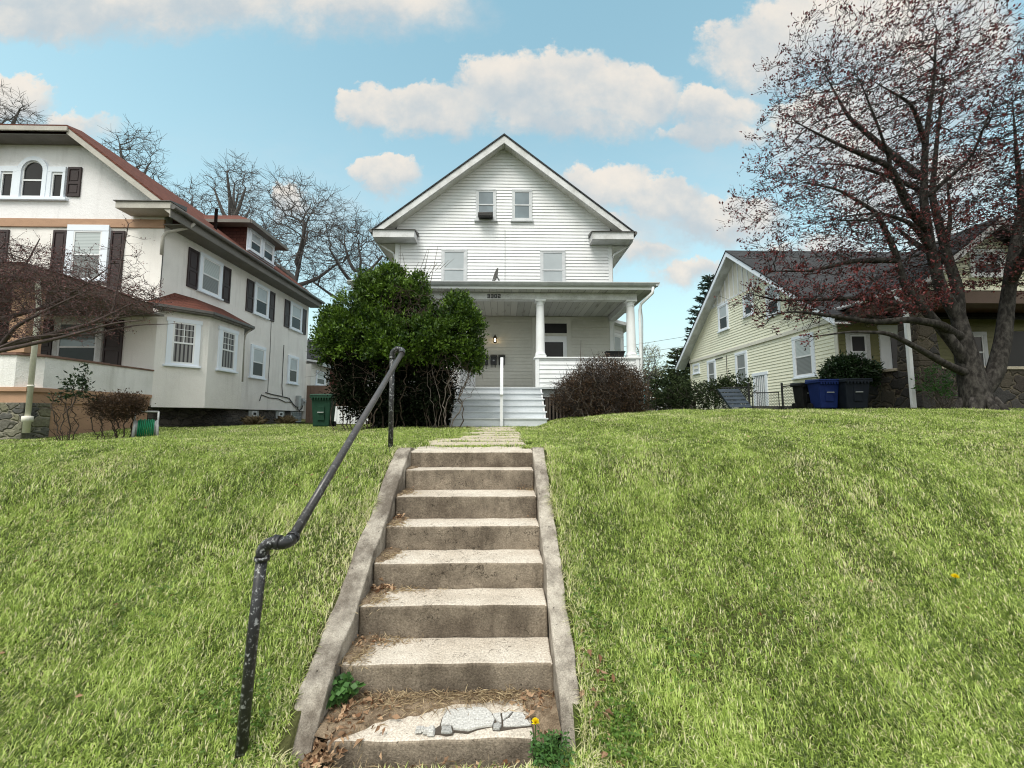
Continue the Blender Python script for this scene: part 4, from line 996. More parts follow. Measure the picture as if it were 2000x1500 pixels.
def tree(root, limbs, blobs, natt, step, kill, infl, tip, seed, bark, trunk_r, trop=(0, 0, 0), jit=.25, wob=.02, anis=1.0, twigs=0, twig_len=.2, leaf=None, iters=90, ex=2.4, droop=0, names=('trunk', 'branches'), cut=None, shell=0):
    r = np.random.default_rng(seed)
    P, par, lr = limb_nodes(limbs, step)
    A = in_blobs(natt, blobs, r, shell=shell)
    if cut is not None: A = A[cut(A)]
    sc = np.array([1, 1, anis])
    Q, par = colonize([p * sc for p in P], par, A * sc, step, kill, infl, iters, trop, jit, r)
    Q = Q / sc
    nl = len(P); Q[nl:] += r.normal(0, wob, (len(Q) - nl, 3))
    rad, lf = pipe(Q, par, tip, ex)
    rad[:nl] = np.maximum(rad[:nl], lr) if trunk_r is None else lr
    for i in range(nl, len(Q)): rad[i] = min(rad[i], rad[par[i]] * .82)
    chs = chains(Q, par, rad)
    big = [c for c in chs if rad[c[1]] >= .045]; small = [c for c in chs if rad[c[1]] < .045]
    if not big: big, small = chs[:1], chs[1:]
    V, F = tubes(big, Q, rad); npmesh(names[0], V, [F], bark, root, smooth=True)
    if twigs:
        # little forked twigs on every thin node
        ids = np.where(rad < tip * 2.2)[0]; ids = np.repeat(ids, twigs)
        par_ = np.maximum(par[ids], 0); base = Q[ids]; d = Q[ids] - Q[par_]
        d /= np.maximum(np.linalg.norm(d, axis=1), 1e-6)[:, None]
        d = d + r.normal(0, .65, d.shape); d[:, 2] = d[:, 2] * .6 + .16; d /= np.linalg.norm(d, axis=1)[:, None]
        Lt = twig_len * (.4 + .9 * r.random(len(ids)))
        k0 = len(Q)
        m1 = base + d * (Lt * .5)[:, None] + r.normal(0, .012, d.shape); m2 = m1 + (d + r.normal(0, .3, d.shape) + [0, 0, .15]) * (Lt * .5)[:, None]
        Qt = np.concatenate([Q, m1, m2]); radt = np.concatenate([rad, np.full(len(ids), tip * .75), np.full(len(ids), tip * .45)])
        n = len(ids); small = small + [[ids[i], k0 + i, k0 + n + i] for i in range(n)]
        radt[ids] = np.minimum(radt[ids], 1e9); rr = radt.copy()
        Vs, Fs = tubes_fast(small, Qt, rr, tip)
        tipP = np.concatenate([m2, m1]); tipD = np.concatenate([m2 - m1, m1 - base])
    else:
        Vs, Fs = tubes_fast(small, Q, rad, tip); ids = np.where(lf)[0]; tipP = Q[ids]; tipD = Q[ids] - Q[np.maximum(par[ids], 0)]
    if len(Vs): npmesh(names[1], Vs, [Fs], bark, root, smooth=False)
    if leaf:
        mat, per, L, Wd, spread, up, name, dens = leaf
        ii = np.repeat(np.arange(len(tipP)), per)
        if dens is not None:
            ii = ii[r.random(len(ii)) < dens(tipP[ii])]
        C = tipP[ii] + r.normal(0, spread, (len(ii), 3)); D = tipD[ii]; D = D / np.maximum(np.linalg.norm(D, axis=1), 1e-6)[:, None] + r.normal(0, .7, D.shape) + [0, 0, up]
        V, F = leaves(C, D, L * (.6 + .8 * r.random(len(ii))), Wd * (.6 + .8 * r.random(len(ii))), r, droop)
        cs = np.repeat(np.clip(r.random(len(ii)) ** 1.3, 0, 1), 4)
        npmesh(name, V, [F], mat, root, colr=cs)
    return Q, rad
def tubes_fast(chs, P, rad, tip):
    """thin chains as 3 or 4 sided tubes, vectorised per edge"""
    E = np.array([(c[i], c[i + 1]) for c in chs for i in range(len(c) - 1)])
    if not len(E): return np.zeros((0, 3)), np.zeros((0, 4), int)
    a, b = P[E[:, 0]], P[E[:, 1]]; rb = rad[E[:, 1]]; ra = np.minimum(rad[E[:, 0]], rb * 1.35)
    d = b - a; d /= np.maximum(np.linalg.norm(d, axis=1), 1e-9)[:, None]
    up = np.where(np.abs(d[:, 2:3]) > .9, np.array([1.0, 0, 0]), np.array([0, 0, 1.0])); s = np.cross(d, up); s /= np.linalg.norm(s, axis=1)[:, None]; q = np.cross(s, d)
    n = 4; V = []
    for (p, rr, e) in ((a, ra, -.15), (b, rb, .15)):
        for j in range(n):
            t = 2 * math.pi * j / n + .6; V.append(p + d * (rr * e)[:, None] + (s * math.cos(t) + q * math.sin(t)) * rr[:, None])
    V = np.stack(V, 1).reshape(-1, 3); k = np.arange(len(E))[:, None] * 2 * n
    F = np.concatenate([k + np.array([j, (j + 1) % n, n + (j + 1) % n, n + j]) for j in range(n)])
    return V, F
def roots(p, limbs): return limbs

# ---------------------------------------------------------------- the red budding tree, right
def build_red_tree():
    x0, y0 = 10.32, 8.5; z0 = g1(x0, y0) - .12
    T = thing('red_dogwood_tree', 'large tree with dark limbs and small red leaves in front of the yellow house', 'tree', (x0, y0, z0))
    O = np.array([x0, y0, z0]); q = lambda x, y, z: (x0 + x, y0 + y, z0 + z)
    L = [([q(0, 0, 0), q(.0, 0, .35), q(-.05, .02, .9), q(-.10, .05, 1.5), q(-.12, .1, 2.2)], .29, .13),
         ([q(-.12, .1, 2.2), q(-.45, .12, 2.9), q(-.62, .1, 3.8), q(-.8, 0, 4.9), q(-.75, -.1, 6.2), q(-.5, -.2, 7.8), q(-.35, -.2, 9.0)], .12, .009),
         ([q(-.12, .1, 2.1), q(.05, .2, 2.9), q(-.05, .3, 3.9), q(-.25, .3, 5.2), q(.0, .3, 6.6), q(.35, .3, 8.3)], .115, .009),
         ([q(0, 0, .4), q(.32, -.1, .9), q(.55, -.12, 1.6), q(.75, -.1, 2.4), q(.85, -.2, 3.4), q(1.2, -.2, 4.6), q(1.5, -.3, 6.3), q(1.9, -.3, 7.6)], .165, .009),
         ([q(-.05, .02, 1.0), q(-.35, -.02, 1.5), q(-.85, 0, 2.2), q(-1.35, .05, 2.9), q(-1.55, 0, 3.7), q(-2.1, -.2, 4.5), q(-3.1, -.4, 4.9), q(-4.0, -.5, 5.0)], .115, .009),
         ([q(-.15, .02, .95), q(-.9, -.2, 1.15), q(-1.6, -.35, 1.45), q(-2.3, -.45, 1.75), q(-3.2, -.55, 1.75), q(-4.1, -.6, 1.62)], .085, .009),
         ([q(-.25, .05, 1.8), q(-.9, -.2, 2.0), q(-1.7, -.3, 2.08), q(-2.4, -.3, 2.0), q(-3.3, -.4, 2.1), q(-4.2, -.3, 2.25), q(-4.9, -.3, 2.1)], .10, .009),
         ([q(-.70, .05, 4.2), q(-1.5, -.3, 4.6), q(-2.1, -.6, 5.3), q(-3.3, -.7, 5.7), q(-4.2, -.7, 6.2)], .10, .009),
         ([q(-.78, 0, 5.4), q(-1.3, .2, 6.2), q(-2.1, .3, 7.1), q(-2.6, .3, 8.2)], .09, .009),
         ([q(.8, -.15, 2.9), q(.4, -.9, 3.6), q(.2, -1.5, 4.4), q(-.4, -2.0, 5.2)], .10, .009),
         ([q(.85, -.2, 3.6), q(1.6, -.1, 4.1), q(2.5, .1, 4.9), q(3.2, .2, 6)], .11, .009),
         ([q(-.1, .25, 3.6), q(.1, 1.1, 4.4), q(.0, 1.7, 5.4)], .10, .009),
         ([q(-1.5, 0, 3.5), q(-2.3, .3, 3.6), q(-3.2, .3, 3.35), q(-4.3, .2, 3.3)], .07, .009),
         ([q(-1.0, .02, 2.4), q(-1.9, .4, 2.75), q(-2.9, .5, 2.75), q(-3.9, .5, 2.7), q(-4.7, .4, 2.85)], .075, .009),
         ([q(-.62, .1, 3.8), q(-1.2, -.1, 4.3), q(-2.0, -.2, 4.5), q(-2.9, -.2, 4.4)], .065, .009), ([q(-.75, -.1, 6.2), q(-1.3, -.4, 6.9), q(-2.2, -.5, 7.3)], .055, .009),
         ([q(-.05, .3, 3.9), q(.4, .5, 4.8), q(.5, .6, 6)], .065, .009), ([q(-.25, .3, 5.2), q(-.8, .6, 5.8), q(-1.7, .7, 6.2), q(-2.6, .8, 6.3)], .06, .009),
         ([q(1.2, -.2, 4.6), q(.8, -.5, 5.6), q(.7, -.6, 6.8)], .06, .009), ([q(-2.1, -.6, 5.3), q(-2.6, -.9, 5.9), q(-3.0, -1, 6.8)], .045, .009), ([q(-2.1, -.2, 4.5), q(-2.7, -.6, 4.1), q(-3.6, -.8, 4.0)], .045, .009),
         ([q(-.8, 0, 4.9), q(-.2, -.5, 5.6), q(.0, -.8, 6.6)], .05, .009), ([q(1.5, -.3, 6.3), q(2.2, -.2, 6.8), q(2.9, 0, 7.6)], .05, .009)]
    B = [(x0 - 1.0, y0, z0 + 6.2, 3.6, 2.3, 2.9), (x0 - 2.6, y0 - .2, z0 + 4.4, 2.9, 1.6, 1.7), (x0 + 1.6, y0, z0 + 6.0, 3.0, 2.2, 2.8), (x0 - 3.0, y0 - .1, z0 + 2.55, 2.5, 1.3, .65), (x0 - 4.0, y0, z0 + 2.5, 1.5, 1.0, .6), (x0, y0, z0 + 4.0, 2.4, 1.9, 1.3), (x0 + 2.6, y0, z0 + 4.0, 1.8, 1.6, 1.4), (x0 - 2.0, y0 - .1, z0 + 8.0, 2.4, 1.8, 1.5)]
    dens = lambda p: np.where(p[:, 2] < z0 + 3.5, 1.0, .42) * (.12 + .88 * (np.sin(p[:, 2] * 4.2 + p[:, 0] * 1.1 + .8 * np.sin(p[:, 0] * 1.7 + p[:, 1])) > .1))
    tree(T, L, B, 4400, .15, .185, 1.1, .0058, 5, 'bark', 0, (-.03, 0, .05), .22, .014, 1.6, 2, .25,
         ('leaf_red', 5, .060, .034, .03, .5, 'leaves', dens), 75, 1.95)
    # root flare
    b = MB()
    for a in range(7):
        t = a * .9; b.tube([(x0 + .24 * math.cos(t), y0 + .24 * math.sin(t), z0 + .42), (x0 + .30 * math.cos(t), y0 + .33 * math.sin(t), z0 + .18), (x0 + .46 * math.cos(t), y0 + .46 * math.sin(t), z0 + .02)], [.05, .09, .05], 8)
    b.build('root_flare', 'bark', T, True)
build_red_tree()

# ---------------------------------------------------------------- bare reddish tree reaching in from the left
def build_left_tree():
    x0, y0 = -9.35, 6.3; z0 = g1(x0, y0) - .1
    T = thing('weeping_bare_tree', 'low spreading tree with reddish bare twigs reaching over the stucco porch from the left', 'tree', (x0, y0, z0))
    L = [([(x0, y0, z0), (x0 + .05, y0, z0 + .5), (x0 + .2, y0, z0 + 1.0)], .17, .12)]
    f = (x0 + .2, y0, z0 + 1.0)
    for pts, a in (
        (((-8.5, 6.3, 2.62), (-7.9, 6.35, 2.80), (-7.3, 6.4, 2.98), (-6.7, 6.5, 3.20), (-6.1, 6.6, 3.60), (-5.72, 6.6, 3.66)), .070),
        (((-8.6, 6.2, 2.45), (-8.0, 6.1, 2.60), (-7.3, 6.1, 2.76), (-6.7, 6.1, 2.90), (-6.0, 6.2, 3.16), (-5.6, 6.2, 3.20)), .055),
        (((-8.7, 6.2, 2.35), (-8.1, 5.9, 2.46), (-7.5, 5.8, 2.56), (-6.9, 5.8, 2.84), (-6.3, 5.85, 2.92)), .040),
        (((-8.7, 6.4, 2.95), (-8.2, 6.5, 3.25), (-7.6, 6.7, 3.55), (-7.0, 6.7, 3.95), (-6.7, 6.7, 4.2)), .065),
        (((-9.0, 6.6, 3.1), (-8.7, 6.8, 3.7), (-8.3, 6.9, 4.3), (-8.1, 6.9, 4.8)), .055),
        (((-8.9, 6.2, 2.9), (-8.4, 6.0, 3.3), (-7.9, 5.95, 3.7), (-7.5, 5.95, 4.3)), .045),
        (((-8.55, 6.3, 2.65), (-8.0, 6.7, 2.95), (-7.3, 7.0, 3.3), (-6.6, 7.1, 3.5), (-6.0, 7.1, 3.6)), .045),
        (((-7.9, 6.35, 2.80), (-7.5, 6.2, 3.1), (-6.9, 6.15, 3.4), (-6.3, 6.2, 3.75)), .032),
        (((-7.3, 6.4, 2.98), (-6.8, 6.6, 3.05), (-6.2, 6.75, 3.25), (-5.7, 6.8, 3.28)), .026),
        (((-6.4, 6.55, 3.42), (-6.36, 6.55, 3.9), (-6.32, 6.55, 4.4), (-6.24, 6.52, 4.9)), .015)):
        p = list(pts) if len(L) > 7 else [f] + list(pts)
        L.append((p, a, .007))
    B = [(-7.3, 6.4, 3.72, 1.7, .9, .42), (-6.5, 6.5, 3.62, 1.05, .6, .30), (-8.2, 6.4, 4.0, 1.3, .9, .6), (-7.2, 6.3, 3.1, 1.4, .6, .22), (-8.6, 6.4, 3.5, 1.0, .9, .6), (-7.2, 6.6, 4.2, .5, .4, .35), (-6.3, 6.55, 4.4, .32, .2, .5)]
    tree(T, L, B, 2000, .085, .10, .7, .0036, 8, 'bark_red', 0, (.10, 0, -.0), .25, .010, 1.6, 2, .15,
         ('leaf_bud', 2, .026, .012, .014, .4, 'buds', None), 60, 2.2)
build_left_tree()

# ---------------------------------------------------------------- bare street trees far behind
def bare_tree(lab, x, y, h, fork, spread, seed, lean=0, group='bare trees behind the houses', natt=700):
    z = g1(x, y) - .2; r = np.random.default_rng(seed)
    T = thing('bare_tree', lab, 'tree', (x, y, z), group)
    tr = h * .013 + .08
    L = [([(x, y, z), (x + lean * .2, y, z + fork * .5), (x + lean * .4, y, z + fork), (x + lean * .7 + .3, y, z + fork + (h - fork) * .45), (x + lean, y + .2, z + h * .86)], tr, .05)]
    for k in range(6):
        a = k * 2.4 + seed; b = z + fork * (.9 + .28 * k * (h / fork - 1) / 3.2); rr = spread * (.95 - .1 * k)
        L.append(([(x + lean * .4, y, b), (x + lean * .4 + rr * .4 * math.cos(a), y + rr * .4 * math.sin(a), b + h * .05), (x + lean * .4 + rr * .8 * math.cos(a), y + rr * .8 * math.sin(a), b + h * .10 + r.random() * h * .06)], tr * .5, .05))
    B = [(x + lean * .6, y, z + fork + (h - fork) * .5, spread, spread * .8, (h - fork) * .55), (x + lean, y, z + h * .86, spread * .5, spread * .5, h * .13)]
    tree(T, L, B, natt, .36, .36, 3.0, .0125, seed, 'bark_far', 0, (0, 0, .06), .34, .05, 1.0, 3, .60, None, 70, 2.25)
bare_tree('bare tree with one dark trunk rising between the dormer and the green bush', -13.0, 24.0, 15.0, 8.0, 4.2, 21, .5, natt=900)
bare_tree('bare tree standing just left of the white house eave above the green bush', -9.6, 25.5, 13.6, 8.4, 3.6, 22, 0, natt=800)
bare_tree('tallest bare treetop poking above the slope of the stucco house roof', -27.0, 28.0, 21.6, 15.5, 2.1, 23, .3, natt=420)
bare_tree('small bare treetop right above the dormer ridge of the stucco house', -19.6, 28.0, 19.2, 14.6, 1.9, 24, .2, natt=360)
bare_tree('low bushy bare treetop in the dip beside the dormer of the stucco house', -23.0, 28.5, 17.4, 13.6, 1.8, 25, 0, natt=320)
bare_tree('bare treetop at the left edge of the view above the clipped gable', -36.5, 28.0, 24.2, 19.5, 2.6, 26, 0, natt=300)
bare_tree('bare tree partly hidden by the dormer eave, left of the dark trunked one', -17.0, 27.0, 14.6, 9.5, 2.6, 27, -.2, natt=480)

# ---------------------------------------------------------------- bushes
def leaf_shell(root, name, mat, blobs, n, L, Wd, seed, noise_amp=.25, nscale=1.3, depth=.35, up=.3, clump=9, cut=None, csp=.07, holes=0):
    """leaf clusters spread through the outer part of a union of ellipsoids, with an uneven outline"""
    r = np.random.default_rng(seed); vol = np.array([(b[3] * b[4] * b[5]) ** .67 for b in blobs]); vol /= vol.sum(); C = []; D = []
    for b, v in zip(blobs, vol):
        k = int(n * v / clump); d = rand_dir(k, r); c = np.array(b[:3]); rr = np.array(b[3:6])
        nz = np.array([mnoise.noise(Vector((q * nscale * 2 + c).tolist())) + .6 * mnoise.noise(Vector((q * nscale * 5 + c).tolist())) for q in d])
        t = (1 + noise_amp * nz) * (1 - depth * r.random(k) ** 1.6)
        p = c + d * rr * t[:, None]
        inside = np.zeros(k, bool)
        for b2 in blobs:
            if b2 is b: continue
            e = (p - np.array(b2[:3])) / np.array(b2[3:6]); inside |= (e ** 2).sum(1) < .42
        C.append(p[~inside]); D.append(d[~inside])
    C = np.concatenate(C); D = np.concatenate(D)
    if cut is not None:
        k = cut(C, r); C = C[k]; D = D[k]
    if holes:
        hz = np.array([mnoise.noise(Vector((p * 2.6).tolist())) + .7 * mnoise.noise(Vector((p * 6.5).tolist())) for p in C]); k = hz + r.normal(0, .10, len(C)) > holes; C = C[k]; D = D[k]; hz = hz[k]
    ii = np.repeat(np.arange(len(C)), clump)
    cc = C[ii] + r.normal(0, csp, (len(ii), 3)); dd = D[ii] * .8 + r.normal(0, .75, (len(ii), 3)) + [0, 0, up]
    V, F = leaves(cc, dd, L * (.6 + .8 * r.random(len(ii))), Wd * (.7 + .6 * r.random(len(ii))), r)
    tone = np.clip(r.random(len(C)) ** 2 * .75 + .02, 0, 1)[ii] + .35 * r.random(len(ii)) * r.random(len(ii))
    npmesh(name, V, [F], mat, root, colr=np.repeat(np.clip(tone, 0, 1), 4)); return C
def stems(root, name, mat, base, blobs, natt, step, kill, infl, tip, seed, nst, trop=(0, 0, .05), jit=.3, twigs=0, twig_len=.2, leaf=None, wob=.012, sp=.3):
    r = np.random.default_rng(seed); P = [np.array([base[0], base[1], base[2] - .12])]; par = [-1]
    for i in range(nst):
        a = r.random() * 6.28; q = math.sqrt(r.random()); x = base[0] + sp * q * math.cos(a); y = base[1] + (base[3] if len(base) > 3 else sp) * q * math.sin(a)
        P.append(np.array([x, y, base[2]])); par.append(0)
        P.append(np.array([x + .1 * math.cos(a) * q, y + .1 * math.sin(a) * q, base[2] + step])); par.append(len(P) - 2)
    A = in_blobs(natt, blobs, r)
    Q, par = colonize(P, par, A, step, kill, infl, 70, trop, jit, r); Q[len(P):] += r.normal(0, wob, (len(Q) - len(P), 3))
    rad, lf = pipe(Q, par, tip, 2.4); rad = np.minimum(rad, .05)
    ch = chains(Q, par, rad)
    if twigs:
        ids = np.repeat(np.where(rad < tip * 2.5)[0], twigs); d = Q[ids] - Q[np.maximum(par[ids], 0)]; d /= np.maximum(np.linalg.norm(d, axis=1), 1e-6)[:, None]
        d = d + r.normal(0, .8, d.shape); d /= np.linalg.norm(d, axis=1)[:, None]; Lt = twig_len * (.4 + .9 * r.random(len(ids)))[:, None]
        m1 = Q[ids] + d * Lt * .5; m2 = m1 + (d + r.normal(0, .35, d.shape)) * Lt * .5; k = len(Q); n = len(ids)
        Q2 = np.concatenate([Q, m1, m2]); rad = np.concatenate([rad, np.full(n, tip * .8), np.full(n, tip * .5)]); ch = ch + [[ids[i], k + i, k + n + i] for i in range(n)]
    else: Q2 = Q
    V, F = tubes_fast(ch, Q2, rad, tip); npmesh(name, V, [F], mat, root)
    return Q2, rad
def build_green_bush():
    z = g1(-2.6, 10)
    B = thing('evergreen_bush', 'huge bright green bush with bare lower stems hiding the left half of the porch', 'bush', (-2.5, 9.9, z))
    bl = [(-3.35, 9.9, 3.85, 1.10, .95, .85), (-3.0, 9.9, 4.75, .66, .65, .62), (-2.3, 9.85, 4.6, .50, .55, .48), (-1.75, 9.7, 3.6, .80, .8, .66), (-1.1, 9.65, 3.75, .56, .6, .85), (-2.5, 9.6, 3.45, 1.1, .8, .72), (-4.0, 9.9, 3.55, .62, .7, .60), (-2.85, 9.95, 5.25, .32, .32, .30), (-.92, 9.65, 4.2, .28, .35, .35), (-3.5, 9.9, 5.0, .25, .25, .22), (-4.3, 9.9, 4.15, .25, .3, .25), (-.75, 9.6, 3.1, .25, .3, .35), (-1.3, 9.7, 4.35, .22, .25, .3), (-2.15, 9.9, 5.1, .20, .2, .22), (-1.15, 9.7, 4.45, .30, .3, .25)]
    cut = lambda p, r: (p[:, 2] > 2.7 + .6 * r.random(len(p)) + .25 * np.sin(p[:, 0] * 3.1 + 1)) | (r.random(len(p)) < .05 * (p[:, 2] > 1.7))
    cut0 = cut
    cut = lambda p, r: cut0(p, r) & ~(((((p[:, 0] + 2.35) / .50) ** 2 + ((p[:, 2] - 4.25) / .42) ** 2) < 1) & (r.random(len(p)) < .72)) & ~((np.abs(p[:, 0] + 1.62 - .3 * (p[:, 2] - 4.4)) < .13) & (p[:, 2] > 4.05))
    leaf_shell(B, 'foliage', 'leaf_green', bl, 150000, .082, .040, 3, .36, 1.6, .5, .55, 16, cut, .055, -.16)
    bl2 = [(-2.6, 9.9, 2.9, 1.9, .85, .9), (-1.4, 9.8, 2.9, .85, .7, .9), (-3.6, 9.9, 3.1, .95, .7, .7), (-2.4, 9.9, 4.2, 1.5, .7, .8)]
    stems(B, 'stems', 'twig_brown', (-2.6, 9.9, z - .05, .45), bl2, 1900, .13, .14, 1.2, .0045, 4, 26, (0, 0, .06), .3, 1, .32, sp=1.55)
    stems(B, 'bare_twigs', 'twig_grey', (-1.35, 9.55, z - .05, .3), [(-1.25, 9.45, 2.8, .75, .4, 1.0)], 260, .13, .17, 1.2, .006, 14, 9, (0, 0, .06), .3, 0, .3, sp=.4)
    leaf_shell(B, 'inner_shade_foliage', 'leaf_shade', [(-2.75, 10.0, 2.5, 1.35, .7, .95), (-3.5, 10.0, 2.7, .8, .6, .7), (-1.75, 9.95, 2.35, .5, .6, .8), (-2.5, 10.05, 3.6, 1.6, .6, 1.0), (-3.1, 10.0, 4.3, .7, .5, .65), (-2.75, 10.2, 2.2, 1.4, .4, .9)], 75000, .075, .04, 6, .2, 1.5, .9, .2, 10, lambda p, r: p[:, 2] > z, .07)  # dark leaves packed behind the stems as painted shade
    stems(B, 'crown_twigs', 'twig_brown', (-2.4, 9.6, 3.4, .1), [(-2.35, 9.35, 4.3, .55, .25, .5)], 170, .09, .12, .9, .005, 18, 5, (0, 0, .06), .4, 1, .25, sp=.2)
    s = MB(); r = random.Random(5)
    for i in range(9):
        x = -2.3 + r.uniform(-.35, .35); a = r.uniform(-.45, .5)
        s.tube([(x, 9.9, 4.6), (x + a * .6, 9.9, 5.2), (x + a * 1.2, 9.9, 5.75 + r.uniform(-.2, .35))], [.014, .009, .004], 5)
    for i in range(8):
        s.tube([(-2.35 + .12 * i, 9.9, 5.15 + .05 * i), (-2.25 + .14 * i, 9.9, 5.45 + .04 * i)], [.006, .003], 4)
    s.build('bare_shoots', 'twig_grey', B)
build_green_bush()
def build_brown_bush():
    z = g1(2.7, 10.9)
    B = thing('brown_twiggy_bush', 'rounded brown bush of tangled bare twigs in front of the porch half wall', 'bush', (2.65, 10.9, z))
    bl = [(2.75, 10.85, 2.45, 1.08, .75, .88), (2.0, 10.8, 2.25, .68, .6, .60), (3.4, 10.9, 2.35, .52, .55, .72), (2.8, 10.9, 1.95, 1.1, .6, .35)]
    stems(B, 'branches', 'twig_dark', (2.65, 10.85, z - .05, .35), bl, 1900, .085, .10, .9, .0052, 31, 18, (0, 0, .03), .4, 3, .30, sp=.75)
    stems(B, 'outer_twigs', 'twig_grey', (2.65, 10.5, z - .05, .2), [(2.6, 10.35, 2.75, 1.0, .3, .55), (2.0, 10.4, 2.4, .6, .3, .6)], 150, .10, .16, .9, .0050, 33, 10, (0, 0, .0), .55, 1, .3, sp=.8)
    leaf_shell(B, 'dead_leaves', 'leaf_brown', bl, 42000, .05, .022, 35, .25, 1.5, .8, .1, 6, lambda p, r: p[:, 2] > z, .06)
    s = MB(); s.tube([(2.05, 10.75, 2.9), (2.08, 10.72, 3.3), (2.1, 10.7, 3.8)], [.01, .008, .004], 5); s.build('upright_shoot', 'twig_grey', B)
build_brown_bush()
def small_bush(name, lab, base, bl, seed, natt, leafm, nleaf, L, Wd, twigm='twig_brown', nst=6, tip=.006, sp=.15, step=.09, cut=None, infl=.8):
    B = thing(name, lab, 'bush', base)
    stems(B, 'branches', twigm, (base[0], base[1], base[2] - .04), bl, natt, step, step * 1.2, infl, tip, seed, nst, (0, 0, .06), .35, 1, .16, sp=sp)
    if nleaf: leaf_shell(B, 'foliage', leafm, bl, nleaf, L, Wd, seed + 1, .25, 2.2, .7, .3, 8, cut, .05)
    return B
small_bush('rounded_hedge_bush', 'clipped dark brown bush against the tan porch skirt beside the hose reel', (-8.5, 8.95, g1(-8.5, 8.95)),
           [(-8.5, 8.95, 1.93, .50, .38, .27), (-8.25, 8.95, 1.98, .28, .3, .22)], 41, 420, 'leaf_brown', 8500, .045, .02, nst=10, tip=.004, sp=.16, step=.06, cut=lambda p, r: p[:, 2] > 1.64)
small_bush('leggy_shrub', 'thin leggy shrub with dark leaves standing against the stained parapet wall', (-9.05, 8.45, g1(-9.05, 8.45)),
           [(-9.1, 8.45, 1.95, .32, .2, .30), (-8.85, 8.45, 2.28, .28, .15, .28), (-8.75, 8.45, 2.62, .12, .1, .15)], 43, 190, 'leaf_dark', 640, .085, .036, 'twig_brown', 9, .005, .10, .09, cut=lambda p, r: p[:, 2] > 2.0 + .15 * r.random(len(p)))
small_bush('rhododendron', 'dark glossy leaved rhododendron in front of the yellow house window above the bins', (10.15, 11.55, 2.0),
           [(10.2, 11.5, 3.05, .62, .5, .42), (9.75, 11.45, 2.9, .35, .35, .3), (10.65, 11.5, 2.95, .30, .3, .28)], 45, 220, 'leaf_dark', 9000, .12, .045, 'twig_grey', 6, .010, .25, .12, cut=lambda p, r: p[:, 2] > 2.62)
small_bush('green_forsythia', 'arching bush with fresh green leaves between the stone pier and the red tree', (10.95, 9.75, 1.98),
           [(10.95, 9.75, 2.6, .55, .35, .40), (10.75, 9.7, 2.3, .35, .3, .25)], 47, 260, 'weed', 1700, .07, .03, 'twig_grey', 12, .007, .14, .10, cut=lambda p, r: (p[:, 2] > 2.25) & (np.sin(p[:, 0] * 9 + p[:, 2] * 7) + r.normal(0, .6, len(p)) > -.2))
small_bush('dark_hedge', 'low dark green brown bush sprawling along the yellow house near the leaning pallet', (7.4, 14.6, 1.95),
           [(7.3, 14.5, 2.45, 1.5, .7, .55), (8.3, 14.4, 2.75, .8, .6, .5), (6.2, 14.9, 2.3, .9, .6, .45)], 49, 420, 'leaf_olive', 9000, .09, .045, 'twig_dark', 10, .009, 1.0, .16, infl=1.6)
# ---- background greenery
def conifer(lab, x, y, h, rad, seed, m='leaf_fir', zb=.12):
    z = g1(x, y) - .2; r = np.random.default_rng(seed)
    T = thing('fir_tree', lab, 'tree', (x, y, z))
    t = MB(); t.tube([(x, y, z), (x, y, z + h * .5), (x, y, z + h)], [.28, .16, .03], 8); t.build('trunk', 'bark_far', T, True)
    C = []; D = []; S = MB(); n = int(h * 11)
    for i in range(n):
        f = i / n; zz = z + h * (zb + (1 - zb) * f); R0 = rad * (1 - f) ** .8 * (.65 + .5 * r.random()) + .12; a = i * 2.399 + r.normal(0, .3)
        d = np.array([math.cos(a), math.sin(a), -.05 + .28 * f]); k = max(3, int(R0 / .12)); tt = np.linspace(.12, 1, k)
        p = np.array([x, y, zz]) + d * R0 * tt[:, None]; p[:, 2] += R0 * .16 * (tt ** 2 - tt)
        S.tube([p[0], p[k // 2], p[-1]], [.05, .03, .012], 4)
        for _ in range(8):
            q = p + r.normal(0, .13, p.shape) * (1.15 - tt[:, None] * .5) * np.array([1, 1, .45]); C.append(q); D.append(np.repeat(d[None], k, 0) + r.normal(0, .55, (k, 3)) * [1, 1, .4])
    S.build('branches', 'bark_far', T)
    C = np.concatenate(C); D = np.concatenate(D); V, F = leaves(C, D, .34 * (.6 + .7 * r.random(len(C))), .10, r)
    npmesh('needles', V, [F], m, T, colr=np.repeat(r.random(len(C)), 4))
conifer('tall dark fir rising behind the back corner of the yellow house', 18.6, 35.0, 12.6, 3.4, 61)
conifer('shorter dark fir beside the tall one, behind the swing set', 14.6, 33.0, 5.6, 2.6, 62, 'leaf_olive', .04)
def evergreen(lab, x, y, bl, seed, n=9000, m='leaf_olive'):
    z = g1(x, y) - .2; T = thing('evergreen_tree', lab, 'tree', (x, y, z))
    t = MB(); t.tube([(x, y, z), (x, y, z + 2.5)], [.2, .1], 8); t.build('trunk', 'bark_far', T, True)
    leaf_shell(T, 'crown', m, bl, n, .24, .10, seed, .35, 1.2, .7, .1, 8, lambda p, r: p[:, 2] > z, .16)
evergreen('rounded dark evergreen between the white house bush and the fir trees', 11.2, 29.0, [(11.2, 29, 3.3, 1.9, 1.5, 1.8), (12.6, 29, 3.6, 1.5, 1.3, 1.5), (10.4, 29, 2.6, 1.3, 1.2, 1.2)], 63)
evergreen('low evergreen thicket behind the metal swing frame', 13.4, 26.0, [(12.6, 26, 2.7, 1.6, 1.2, 1.1), (10.8, 26, 2.3, 1.3, 1.0, .8), (14.4, 26, 3.0, 1.5, 1.2, 1.3)], 64)
